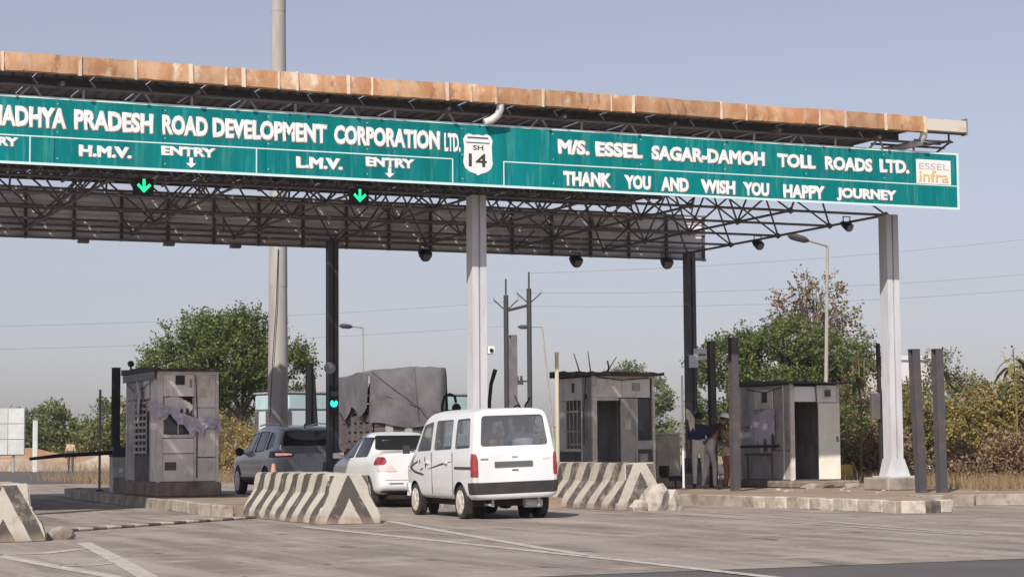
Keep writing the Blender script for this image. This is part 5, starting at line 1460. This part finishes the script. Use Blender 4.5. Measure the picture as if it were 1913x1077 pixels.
def figure(label, loc, rz, J, cols, hair='hairm', cap=None, seated=False, group=None, scale=1.0):
    """J: joint positions in metres; body grown as one skin with a Skin modifier"""
    t = thing('person', label, 'person', loc, rz, group)
    names = list(J)
    rad = dict(pelvis=.135, waist=.125, chest=.145, neck=.058, chin=.062, head=.088, crown=.062, shL=.072, shR=.072, elL=.048, elR=.048, wrL=.033, wrR=.033, hiL=.088, hiR=.088, knL=.062, knR=.062, anL=.045, anR=.045, toL=.038, toR=.038)
    E = [('pelvis', 'waist', 't'), ('waist', 'chest', 's'), ('chest', 'neck', 's'), ('neck', 'chin', 'k'), ('chin', 'head', 'k'), ('head', 'crown', 'k')]
    for s in 'LR':
        E += [('chest', 'sh' + s, 's'), ('sh' + s, 'el' + s, 's'), ('el' + s, 'wr' + s, 'k'), ('pelvis', 'hi' + s, 't'), ('hi' + s, 'kn' + s, 't'), ('kn' + s, 'an' + s, 't'), ('an' + s, 'to' + s, 'f')]
    idx = {n: i for i, n in enumerate(names)}
    me = bpy.data.meshes.new('sk')
    me.from_pydata([Vector(J[n]) * scale for n in names], [(idx[a], idx[b_]) for a, b_, _ in E], [])
    o = bpy.data.objects.new('sk', me)
    COL.objects.link(o)
    o.modifiers.new('k', 'SKIN')
    for n in names:
        sv = me.skin_vertices[0].data[idx[n]]
        k = rad[n] * scale
        sv.radius = (k * (1.28 if n in ('chest', 'waist', 'pelvis') else 1.0), k * (0.82 if n in ('chest', 'waist') else 1.0))
        sv.use_root = (n == 'pelvis')
    sm = o.modifiers.new('s', 'SUBSURF')
    sm.levels = 2
    dg = bpy.context.evaluated_depsgraph_get()
    body = bpy.data.meshes.new_from_object(o.evaluated_get(dg))
    bpy.data.objects.remove(o)
    body.materials.clear()
    order = dict(k='skin', s=cols['s'], t=cols['t'], f='shoe')
    keys = list(order)
    for k in keys:
        body.materials.append(M[order[k]])
    for p in body.polygons:
        best, bk = 9, 's'
        c = p.center
        for a, b_, k in E:
            A, B = Vector(J[a]) * scale, Vector(J[b_]) * scale
            ab = B - A
            u = max(0, min(1, (c - A).dot(ab) / max(ab.length_squared, 1e-6)))
            d = (c - A - ab * u).length / max(rad[a] * scale * (1 - u) + rad[b_] * scale * u, .01)
            if d < best:
                best, bk = d, k
        p.material_index = keys.index(bk)
    body.shade_smooth()
    link('body', body, t)
    hd, ch, cr = Vector(J['head']) * scale, Vector(J['chin']) * scale, Vector(J['crown']) * scale
    up = (cr - ch).normalized()
    fw = Vector(J.get('_', (0, 1, 0)))
    fw = Vector((0, 1, 0)) - up * up.y
    fw.normalize()
    rt = fw.cross(up)
    def dome(nm, m, k0, r, dz):
        mb = MB()
        g = []
        for i in range(7):
            th = k0 * (i / 6) * math.pi / 2
            g.append([tuple(hd + up * dz + (up * math.cos(th) + (fw * math.cos(2 * math.pi * j / 14) * 1.08 + rt * math.sin(2 * math.pi * j / 14) * 0.92) * math.sin(th)) * r) for j in range(15)])
        mb.sheet(g).build(nm, m, t, smooth=True, world=False)
    if cap:
        dome('cap', cap, 1.05, .108 * scale, .045 * scale)
        mb = MB()
        mb.sheet([[tuple(hd + up * .045 * scale + fw * (.09 + .07 * i) * scale + rt * (.075 - .02 * i) * scale * k) for k in (-1, 0, 1)] for i in (0, 1)])
        mb.build('cap_peak', cap, t, world=False)
        dome('hair', hair, 1.35, .098 * scale, .03 * scale)
    else:
        dome('hair', hair, 1.35, .103 * scale, .035 * scale)
    f = MB()
    f.tube([hd + fw * .075 * scale - up * .0 * scale, hd + fw * .105 * scale - up * .035 * scale], [.010 * scale, .018 * scale], 6, 0)
    for s in (-1, 1):
        f.tube([hd + fw * .083 * scale + rt * s * .033 * scale + up * .008 * scale, hd + fw * .088 * scale + rt * s * .033 * scale + up * .008 * scale], .011 * scale, 6, 1)
        f.tube([hd + rt * s * .082 * scale, hd + rt * s * .10 * scale], [.026 * scale, .018 * scale], 6, 0)
    f.tube([hd + fw * .078 * scale - up * .062 * scale - rt * .022 * scale, hd + fw * .078 * scale - up * .062 * scale + rt * .022 * scale], .008 * scale, 6, 2)
    f.build('face', ['skin', 'hairm', 'maroon'], t, smooth=True, world=False)
    for s in 'LR':
        e, w_ = Vector(J['el' + s]) * scale, Vector(J['wr' + s]) * scale
        d = (w_ - e).normalized()
        side = d.orthogonal().normalized()
        nrm = d.cross(side)
        h = MB()
        h.tube([w_, w_ + d * .045 * scale, w_ + d * .085 * scale], [.03 * scale, .040 * scale, .036 * scale], 8)
        for k in range(4):
            b0 = w_ + d * .08 * scale + side * (k - 1.5) * .019 * scale
            L = (.062, .074, .070, .052)[k] * scale
            h.tube([b0, b0 + d * L * .55 - nrm * .008 * scale, b0 + d * L * .9 - nrm * .03 * scale], [.0095 * scale, .0088 * scale, .007 * scale], 6)
        b0 = w_ + d * .03 * scale + side * .036 * scale
        h.tube([b0, b0 + d * .035 * scale + side * .025 * scale, b0 + d * .065 * scale + side * .028 * scale - nrm * .012 * scale], [.012 * scale, .011 * scale, .008 * scale], 6)
        h.build('hand', 'skin', t, smooth=True, world=False)
    return t

def stand(lean=0.0, armsL=None, armsR=None, stride=0.0, head_fwd=0.0):
    """upright figure facing +Y, about 1.7 m tall"""
    l = lean
    J = dict(pelvis=(0, 0, .95), waist=(0, .06 * l, 1.10), chest=(0, .30 * l, 1.33), neck=(0, .42 * l + .01, 1.47 - .04 * l), chin=(0, .46 * l + .03 + head_fwd, 1.53 - .07 * l), head=(0, .50 * l + .035 + head_fwd, 1.61 - .1 * l), crown=(0, .52 * l + .02 + head_fwd, 1.68 - .12 * l))
    for s, k in (('L', -1), ('R', 1)):
        J['sh' + s] = (k * .175, .33 * l, 1.385 - .03 * l)
        el, wr = (armsL if s == 'L' else armsR) or ((k * .23, .30 * l - .02, 1.10), (k * .24, .32 * l + .06, .86))
        J['el' + s], J['wr' + s] = el, wr
        J['hi' + s] = (k * .095, 0, .88)
        J['kn' + s] = (k * .10, .03 + k * stride * .5, .49)
        J['an' + s] = (k * .105, -.03 + k * stride, .08)
        J['to' + s] = (k * .12, .12 + k * stride, .04)
    return J
figure('stooping man in maroon shirt and white cap beside the grey posts', (21.58, 38.55, 0.2), R(-95), stand(.62, ((-.20, .36, 1.08), (-.06, .52, .93)), ((.20, .38, 1.06), (.06, .55, .90)), .10, .03), dict(s='maroon', t='greytr'), cap='white')
figure('person in dark blue top and white trousers behind the thin pole', (21.98, 39.75, 0.2), R(150), stand(.15, ((-.24, .05, 1.12), (-.16, .26, 1.05))), dict(s='bluetop', t='whitetr'))
figure('small person in tan top and rust shorts right of the stooping man', (22.42, 39.25, 0.2), R(200), stand(.1), dict(s='tantop', t='rustskirt'), scale=.66)
figure('tiny far person standing on the verge beyond the far road', (20.3, 104.0, 0.0), R(160), stand(.05), dict(s='tantop', t='greytr'))

def seat_pose(k=0.0, reach=0.0):
    J = dict(pelvis=(0, 0, .90), waist=(k * .05, -.02, .99), chest=(k * .12, .0, 1.28), neck=(k * .17, .02, 1.43), chin=(k * .18, .04, 1.49), head=(k * .18, .05, 1.56), crown=(k * .18, .04, 1.62))
    for s, q in (('L', -1), ('R', 1)):
        J['sh' + s] = (k * .13 + q * .18, .0, 1.34)
        J['el' + s] = (k * .1 + q * .24 - reach * .2, .1, 1.08 + reach * .1)
        J['wr' + s] = (k * .1 + q * .20 - reach * .4, .25, 1.0 + reach * .14)
        J['hi' + s] = (q * .09, .06, .84)
        J['kn' + s] = (q * .11, .45, .82)
        J['an' + s] = (q * .11, .48, .46)
        J['to' + s] = (q * .11, .60, .42)
    return J
vm = Matrix.Translation(van.location) @ van.rotation_euler.to_matrix().to_4x4()
for lab, (x, y), rz, J, c in (('passenger in salmon shirt seen at left of the minivan rear window', (-.36, .56), -VH, seat_pose(.2), dict(s='pinkshirt', t='greytr')), ('passenger in pale blue shirt leaning at right of the minivan rear window', (.34, .56), -VH, seat_pose(-.5, .3), dict(s='skyshirt', t='greytr'))):
    p = vm @ Vector((x, y, 0))
    figure(lab, tuple(p), rz, J, c, group='passengers in the minivan')
# ---------------------------------------------------------------- vegetation
def leafmat(name, c, c2, tr=0.35):
    m, nt, b = newmat(name)
    oi = nd(nt, 'ShaderNodeNewGeometry')
    col = mixc(nt, oi.outputs['Random Per Island'], c, c2)
    b.inputs['Roughness'].default_value = 0.6
    b.inputs['Specular IOR Level'].default_value = 0.25
    nt.links.new(col, b.inputs['Base Color'])
    tl = nd(nt, 'ShaderNodeBsdfTranslucent', {'Color': col})
    ms = nd(nt, 'ShaderNodeMixShader', {0: tr, 1: b.outputs[0], 2: tl.outputs[0]})
    nt.links.new(ms.outputs[0], nt.nodes['Material Output'].inputs[0])
    return m
M['leaf_green'] = leafmat('leaf_green', (0.065, 0.10, 0.03), (0.25, 0.29, 0.09))
M['leaf_deep'] = leafmat('leaf_deep', (0.05, 0.085, 0.03), (0.15, 0.19, 0.065))
M['leaf_yellow'] = leafmat('leaf_yellow', (0.36, 0.29, 0.09), (0.56, 0.40, 0.14))
M['leaf_olive'] = leafmat('leaf_olive', (0.17, 0.175, 0.06), (0.34, 0.30, 0.11))
M['leaf_brown'] = leafmat('leaf_brown', (0.13, 0.08, 0.06), (0.26, 0.17, 0.12), 0.2)
M['leaf_dry'] = leafmat('leaf_dry', (0.30, 0.21, 0.12), (0.42, 0.31, 0.19))
M['leaf_pale'] = leafmat('leaf_pale', (0.16, 0.20, 0.11), (0.26, 0.29, 0.17))
M['bark'] = mat('bark', (0.10, 0.075, 0.06), 0.9, c2=(0.16, 0.12, 0.095), scale=6, bump=.5, bscale=15)
M['bark_pale'] = mat('bark_pale', (0.28, 0.22, 0.17), 0.9, c2=(0.2, 0.15, 0.12), scale=6)

def leaves(name, lobes, nspray, mats, parent, seed, leaf=0.10, per=9, twig=0.45, up=0.5, inner=0.55, clump=0.9):
    """sprays of leaflets spread through the lobes' volume, denser at the surface"""
    rnd = random.Random(seed)
    wts = [l[3] * l[4] * l[5] for l in lobes]
    vs, fs, mi = [], [], []
    for _ in range(int(nspray * 1.35)):
        cx, cy, cz, rx, ry, rz = rnd.choices(lobes, wts)[0]
        d = Vector((rnd.gauss(0, 1), rnd.gauss(0, 1), rnd.gauss(0, 1))).normalized()
        k = inner + (1 - inner) * rnd.random() ** 0.6
        k *= 1 + 0.16 * math.sin(d.x * 5 + seed) * math.sin(d.z * 6 + d.y * 4)
        p = Vector((cx + d.x * rx * k, cy + d.y * ry * k, cz + d.z * rz * k))
        if p.z < 0.05 or mnoise.noise(p * (1.0 / max(0.5, clump)) + Vector((seed * 3.7, 0, 0))) < -0.10:
            continue
        tw = (d + Vector((rnd.uniform(-.6, .6), rnd.uniform(-.6, .6), rnd.uniform(-.3, .6) + up))).normalized()
        L = twig * rnd.uniform(.5, 1.2)
        side = tw.orthogonal().normalized()
        side.rotate(Matrix.Rotation(rnd.uniform(0, 6.28), 3, tw))
        m_ = rnd.choices(range(len(mats)), [m[1] for m in mats])[0]
        for q in range(per):
            f = (q + 0.5) / per
            b0 = p + tw * L * f
            sd = side if q % 2 else -side
            ld_ = (sd + tw * 0.7 + Vector((rnd.uniform(-.5, .5), rnd.uniform(-.5, .5), rnd.uniform(-.6, .3)))).normalized()
            ll = leaf * rnd.uniform(.5, 1.5)
            nn = ld_.cross(Vector((rnd.uniform(-1, 1), rnd.uniform(-1, 1), rnd.uniform(-1, 1)))).normalized() * ll * .32
            i0 = len(vs)
            vs += [tuple(b0), tuple(b0 + ld_ * ll * .5 + nn), tuple(b0 + ld_ * ll), tuple(b0 + ld_ * ll * .5 - nn)]
            fs.append((i0, i0 + 1, i0 + 2, i0 + 3))
            mi.append(m_)
    mb = MB()
    mb.v, mb.f, mb.m = vs, fs, mi
    return mb.build(name, [m[0] for m in mats], parent, world=False, fix=False)

def branches(parent, name, trunk, lobes, n, r0, m, seed, rt=.012):
    """tapered trunk and limbs reaching into the lobes"""
    rnd = random.Random(seed)
    mb = MB()
    pts = [Vector(p) for p in trunk]
    mb.tube(pts, [r0 * (1 - .55 * i / (len(pts) - 1)) for i in range(len(pts))], 9)
    for k in range(n):
        l = lobes[k % len(lobes)]
        end = Vector((l[0] + rnd.uniform(-.7, .7) * l[3], l[1] + rnd.uniform(-.6, .6) * l[4], l[2] + rnd.uniform(-.3, .8) * l[5]))
        st = pts[-1].lerp(pts[-2], rnd.uniform(0, .8))
        mid = st.lerp(end, .5) + Vector((rnd.uniform(-.2, .2), rnd.uniform(-.2, .2), rnd.uniform(0, .25)))
        mb.tube([st, st.lerp(mid, .5) + Vector((rnd.uniform(-.08, .08), 0, .05)), mid, end], [r0 * .38, r0 * .28, r0 * .18, rt], 6)
        for q in range(2):
            e2 = mid.lerp(end, .3) + Vector((rnd.uniform(-.5, .5), rnd.uniform(-.5, .5), rnd.uniform(.1, .6)))
            mb.tube([mid, mid.lerp(e2, .5), e2], [r0 * .14, r0 * .1, rt * .7], 5)
    return mb.build(name, m, parent, smooth=True, world=False)

def tree(label, x, y, lobes, n, mats, seed, trunk, r0=.16, nb=14, leaf=.10, per=9, twig=.45, up=.5, cat='tree', name='tree', z0=0.0, group=None, inner=.55, bark='bark'):
    t = thing(name, label, cat, (x, y, z0), -YAW, group)
    branches(t, 'trunk', trunk, lobes, nb, r0, bark, seed)
    leaves('crown', lobes, n, mats, t, seed, leaf, per, twig, up, inner)
    return t

SC = 1.21
TL = [(a * SC * .93, b_ * SC, 1.2 + (c - 1.2) * SC * .95, d * SC, e * SC, f_ * SC) for a, b_, c, d, e, f_ in [(-.7, 0, 5.05, 1.5, 1.4, .85), (.6, .1, 5.1, 1.5, 1.4, .8), (-1.9, 0, 4.2, 1.15, 1.2, .7), (1.85, 0, 4.25, 1.15, 1.2, .85), (0, -.2, 4.2, 2.0, 1.6, 1.0), (2.1, 0, 3.3, .75, .9, .7), (-1.2, 0, 3.4, 1.2, 1.2, .7), (1.1, .2, 3.2, 1.2, 1.2, .8), (-2.55, .1, 3.9, .6, .6, .4), (-.3, 0, 5.8, .45, .5, .4), (.9, 0, 5.75, .4, .5, .4), (-1.6, 0, 5.0, .5, .5, .45), (2.75, 0, 4.0, .45, .5, .4), (1.9, 0, 5.1, .5, .5, .4)]]
tree('dense green tree with dark trunk behind the tapering mast', 18.7 * SC, 68.0 * SC, TL,
     6000, [('leaf_green', 3), ('leaf_deep', 2), ('leaf_olive', .6)], 11, [(.9, 0, 0), (.82, 0, .9), (.6, 0, 1.9), (.65, 0, 3.0)], .2, 18, .13, 9, .75, .9)
tree('large dense green tree behind the small grey booth', 39.6, 64.8,
     [(0, 0, 4.7, 1.9, 1.6, 1.0), (-1.9, 0, 4.0, 1.5, 1.4, 1.0), (1.9, 0, 4.0, 1.4, 1.4, 1.1), (-2.6, 0, 2.6, .9, 1.0, 1.1), (2.5, 0, 2.5, 1.0, 1.1, 1.3), (0, -.3, 3.0, 2.5, 1.7, 1.5), (-1.2, -.2, 1.5, 1.7, 1.3, 1.2), (1.6, -.2, 1.4, 1.6, 1.3, 1.2)],
     8800, [('leaf_green', 3), ('leaf_deep', 2.4), ('leaf_olive', .5)], 12, [(.1, 0, 0), (.05, 0, 1), (0, 0, 2.0), (.1, 0, 3.2)], .18, 18, .12, 9, .6, .7)
tree('sparse brown leafed tree rising above the large green tree', 43.0, 68.3,
     [(0, 0, 7.2, 1.1, .9, .8), (-.9, 0, 6.7, .8, .7, .6), (1.1, 0, 6.2, .9, .8, 1.0), (.2, 0, 6.2, 1.3, 1, .8), (1.7, 0, 5.2, .7, .7, 1.0)],
     480, [('leaf_brown', 3), ('leaf_olive', .8)], 13, [(.4, 0, 0), (.3, 0, 2.5), (.2, 0, 4.6), (.1, 0, 5.6)], .13, 40, .14, 5, .5, .2, inner=.1)
tree('pale hazy green bush between the dark roofed booth and the rear column', 41.5, 83.0,
     [(0, 0, 2.8, 1.6, 1.2, 1.5), (-1.0, 0, 1.6, 1.2, 1.0, 1.2), (1.2, 0, 1.8, 1.4, 1.0, 1.4), (.5, 0, 4.0, .9, .7, .9), (1.6, 0, 3.2, 1.0, .9, 1.0)], 4200, [('leaf_pale', 3), ('leaf_green', 1)], 14, [(0, 0, 0), (.05, 0, .8), (0, 0, 1.6)], .10, 10, .13, 8, .4)
G = 'far trees beyond the left road'
K = [('leaf_deep', 2), ('leaf_green', 2), ('leaf_olive', 1)]
for i, (lab, x, y, w_, h, mats) in enumerate([
        ('dark far bush beside the white roadside board', 25.3, 137, 3.0, 4.2, K), ('rounded far tree with pointed top right of the board', 30.2, 139, 3.4, 4.6, K), ('dark far tree just left of the thin grey pole', 33.5, 143, 2.6, 5.2, K),
        ('far yellow green tree behind the boom barrier', 36.8, 140, 2.8, 4.2, [('leaf_olive', 2), ('leaf_yellow', 1), ('leaf_green', 1)]), ('far dark tree left of the black post top', 41.0, 149, 2.6, 5.4, K), ('low far bush above the sand bank', 27.6, 130, 2.6, 2.6, [('leaf_olive', 2), ('leaf_deep', 1)]),
        ('low olive far bush left of the pale post', 22.0, 133, 3.0, 3.4, K), ('low far bush behind the beige booth', 46, 140, 3.6, 4.6, K)]):
    tree(lab, x, y, [(0, 0, h * .62, w_ * .55, w_ * .5, h * .34), (-w_ * .45, 0, h * .42, w_ * .42, w_ * .4, h * .30), (w_ * .45, 0, h * .45, w_ * .45, w_ * .4, h * .3), (w_ * .1, 0, h * .85, w_ * .22, w_ * .2, h * .18), (0, 0, h * .25, w_ * .8, w_ * .5, h * .25)], 1500, mats, 30 + i, [(0, 0, 0), (.1, 0, h * .2), (0, 0, h * .45)], .14, 8, .22, 6, .6, .4, group=G)
G = 'dry shrubs on the right verge'
Y2 = [('leaf_yellow', 2.2), ('leaf_olive', 2), ('leaf_dry', 1)]
for i, (lab, x, y, w_, h, mats, n) in enumerate([
        ('tall yellow green shrub at the right edge of the picture', 33.3, 39.5, 2.3, 3.7, [('leaf_yellow', 1.6), ('leaf_olive', 1.8), ('leaf_green', 1.6)], 4600), ('yellowing shrub right of the rightmost steel post', 31.3, 40.6, 1.8, 3.0, Y2, 3300), ('olive shrub standing behind the rightmost steel posts', 31.0, 43.8, 1.8, 2.5, [('leaf_olive', 2), ('leaf_green', 1), ('leaf_dry', 1)], 2200),
        ('dry brown brush at the foot of the right shrubs', 29.6, 38.6, 1.7, 1.2, [('leaf_dry', 2), ('leaf_brown', 1.4)], 1500), ('dry tangled brush in the lower right corner of the verge', 31.4, 37.6, 1.9, 1.4, [('leaf_dry', 2), ('leaf_brown', 1.2), ('leaf_olive', .8)], 1500), ('small brown thicket behind the column footing', 29.2, 43.0, 1.5, 1.3, [('leaf_dry', 1.5), ('leaf_brown', 1.2), ('leaf_olive', .8)], 1000),
        ('dark olive shrub right of the small grey booth', 29.8, 47.5, 1.8, 2.6, [('leaf_deep', 2), ('leaf_olive', 1.5)], 1900), ('dry scrub behind the yellow box', 28.5, 43.8, 1.5, 1.2, [('leaf_dry', 2), ('leaf_olive', 1)], 1000), ('leafy shrub against the white building left of the right column', 37.3, 55.5, 1.8, 4.4, [('leaf_deep', 1), ('leaf_brown', 1.4), ('leaf_olive', .6)], 2600),
        ('yellow shrub standing far back on the right verge', 39.5, 46.5, 2.4, 3.5, Y2, 2300), ('olive shrub far right behind the yellow shrubs', 43.2, 46.0, 2.6, 3.7, [('leaf_olive', 2), ('leaf_yellow', 1)], 1800), ('dark leafed shrub in front of the white building right of the column', 39.0, 54.0, 1.9, 4.2, [('leaf_deep', 1.2), ('leaf_brown', 1), ('leaf_olive', .6)], 1700)]):
    tree(lab, x, y, [(0, 0, h * .62, w_ * .5, w_ * .5, h * .36), (-w_ * .42, 0, h * .45, w_ * .38, w_ * .4, h * .30), (w_ * .42, 0, h * .5, w_ * .4, w_ * .4, h * .32), (0, 0, h * .28, w_ * .75, w_ * .5, h * .28)], n, mats, 60 + i, [(0, 0, 0), (.05, 0, h * .15), (0, 0, h * .35)], .05, 12, .085, 7, .38, .5, 'shrub', 'shrub', 0.18 if y < 50 else 0.0, G, .2, 'bark_pale')
for i, (lab, x, y, w_, h) in enumerate([('dry yellow shrub between the beige booth and the grey car', 20.8, 77.0, 1.6, 2.3), ('dry pale shrub behind the left tree trunk', 22.5, 80.0, 1.8, 2.0)]):
    tree(lab, x, y, [(0, 0, h * .5, w_ * .6, w_ * .5, h * .5), (w_ * .5, 0, h * .4, w_ * .5, w_ * .4, h * .4)], 650, [('leaf_yellow', 1.4), ('leaf_dry', 1.5), ('leaf_olive', 1)], 90 + i, [(0, 0, 0), (0, 0, .4), (.05, 0, .9)], .04, 8, .11, 7, .45, .9, 'shrub', 'shrub', 0, 'dry shrubs beyond the left island')

# broad drooping leaf plants at the right
def drooper(label, x, y, h, seed, n=9):
    t = thing('broad_leaf_plant', label, 'plant', (x, y, 0.1), -YAW, 'broad leaf plants at the right')
    rnd = random.Random(seed)
    MB().tube([(0, 0, 0), (.05, 0, h * .5), (0, 0, h)], [.03, .025, .015], 7).build('stem', 'leaf_olive', t, smooth=True, world=False)
    for k in range(n):
        a = rnd.uniform(0, 6.28)
        ln = rnd.uniform(.35, .6)
        z = h * rnd.uniform(.72, 1.0)
        d = Vector((math.cos(a), math.sin(a), 0))
        s = Vector((-d.y, d.x, 0)) * ln * .16
        pts = [Vector((0, 0, z)) + d * ln * f + Vector((0, 0, ln * (.35 * f - 1.15 * f * f))) for f in (0, .35, .7, 1)]
        g = [[tuple(p - s * w_), tuple(p + Vector((0, 0, .015))), tuple(p + s * w_)] for p, w_ in zip(pts, (.15, 1, .9, .05))]
        MB().sheet(g).build('leaf', 'leaf_deep' if k % 2 else 'leaf_olive', t, smooth=True, world=False, fix=False)
    return t
drooper('broad leaf plant with drooping leaves left of the rightmost shrubs', 29.9, 41.5, 3.1, 1)
drooper('tall broad leaf plant near the right edge of the picture', 29.7, 38.3, 3.3, 2, 13)
drooper('tallest broad leaf plant cut by the right edge of the picture', 30.5, 37.9, 4.3, 3, 14)
drooper('small broad leaf plant left of the leaning steel post', 27.8, 42.0, 3.4, 4, 10)

# bare twigs behind the dark roofed booth
def twigs(label, x, y, stems, seed):
    t = thing('bare_shrub', label, 'shrub', (x, y, 0.0), -YAW, 'bare shrubs behind the dark roofed booth')
    for s in stems:
        MB().tube([(a, 0, c) for a, c in s], [.035, .028, .02, .010][:len(s)], 6).build('twig', 'bark', t, smooth=True, world=False)
twigs('bare twigs sticking up above the dark booth roof', 22.7, 46.7, [[(0, 0), (-.1, 1.6), (-.35, 3.1), (-.5, 3.6)], [(.1, 0), (.05, 1.5), (-.05, 3.0), (-.13, 3.65)], [(.1, 0), (.15, 1.6), (.3, 3.0), (.62, 3.5)], [(.3, 3.0), (.42, 3.2), (.38, 3.4)]], 1)
twigs('twisted bare shrub left of the dark roofed booth', 20.0, 45.0, [[(0, 0), (.05, 1.2), (-.1, 2.1), (-.28, 2.45)], [(-.05, 1.9), (.0, 2.2), (.12, 2.4)], [(.05, 1.2), (.2, 1.8), (.28, 2.1)], [(-.1, 2.1), (-.2, 2.2), (-.3, 2.15)]], 2)

# dry grass and litter on the verge
def grass(name, label, x0, x1, yf, n, h, m, seed, z=.2):
    rnd = random.Random(seed)
    mb = MB()
    for _ in range(n):
        x = rnd.uniform(x0, x1)
        y = rnd.uniform(*yf)
        hh = h * rnd.uniform(.4, 1.2)
        a = rnd.uniform(0, 6.28)
        w_ = .012
        lx, ly = rnd.uniform(-.5, .5) * hh, rnd.uniform(-.5, .5) * hh
        mb.add([(x - w_ * math.cos(a), y - w_ * math.sin(a), z), (x + w_ * math.cos(a), y + w_ * math.sin(a), z), (x + lx, y + ly, z + hh)], [(0, 1, 2)])
    o = mb.build(name, m, fix=False)
    o['kind'] = 'stuff'
    o['label'] = label
grass('dry_grass', 'dry straw coloured grass on the right verge', 25.5, 38, (33.5, 46), 16000, .34, 'leaf_dry', 1)
grass('dry_grass', 'dry grass beyond the far road at left', 12, 48, (112, 132), 9000, .7, 'leaf_dry', 2, 0.0)
grass('dry_grass', 'dry grass behind the left island', 14, 30, (66.5, 80), 7000, .5, 'leaf_dry', 3, 0.0)
M['litter'] = mat('pale_litter', (0.46, 0.41, 0.36), 0.8, c2=(.6,.57,.53), scale=2)
rnd = random.Random(77)
mb = MB()
for _ in range(90):
    x, y = rnd.uniform(21.5, 34), rnd.uniform(32.5, 38)
    if x < 24 and y < 33.2:
        continue
    s = rnd.uniform(.012, .04)
    mb.box(x - s, x + s, y - s * .7, y + s * .7, .198, .2 + s * rnd.uniform(.4, 1.2), mtx=None)
o = mb.build('scattered_stones', 'litter')
tag(o, 'pale stones and litter scattered on the right verge', kind='stuff')
# far belt of scrub along the horizon
rnd = random.Random(5)
lob = []
for k in range(60):
    x = -80 + k * 5.2
    lob.append((x, 200 + rnd.uniform(-14, 14), 1.2, 4.0, 3.0, rnd.uniform(1.6, 3.4)))
o = leaves('far_scrub', lob, 15000, [('leaf_deep', 1.4), ('leaf_olive', 1.4)], None, 3, .38, 5, .9, .4, .3)
tag(o, 'far belt of scrub along the horizon', kind='stuff')

# ---------------------------------------------------------------- haze
hz = MB().box(-160, 230, -30, 330, -1.0, 34.0).build('haze', 'white')
hz.data.materials.clear()
hm, nt, b = newmat('haze')
nt.nodes.remove(b)
pv = nd(nt, 'ShaderNodeVolumePrincipled', {'Color': (0.86, 0.89, 0.95, 1.0), 'Density': 0.0004, 'Anisotropy': 0.2})
nt.links.new(pv.outputs[0], nt.nodes['Material Output'].inputs['Volume'])
hz.data.materials.append(hm)
tag(hz, 'thin pale haze in the air', kind='stuff')
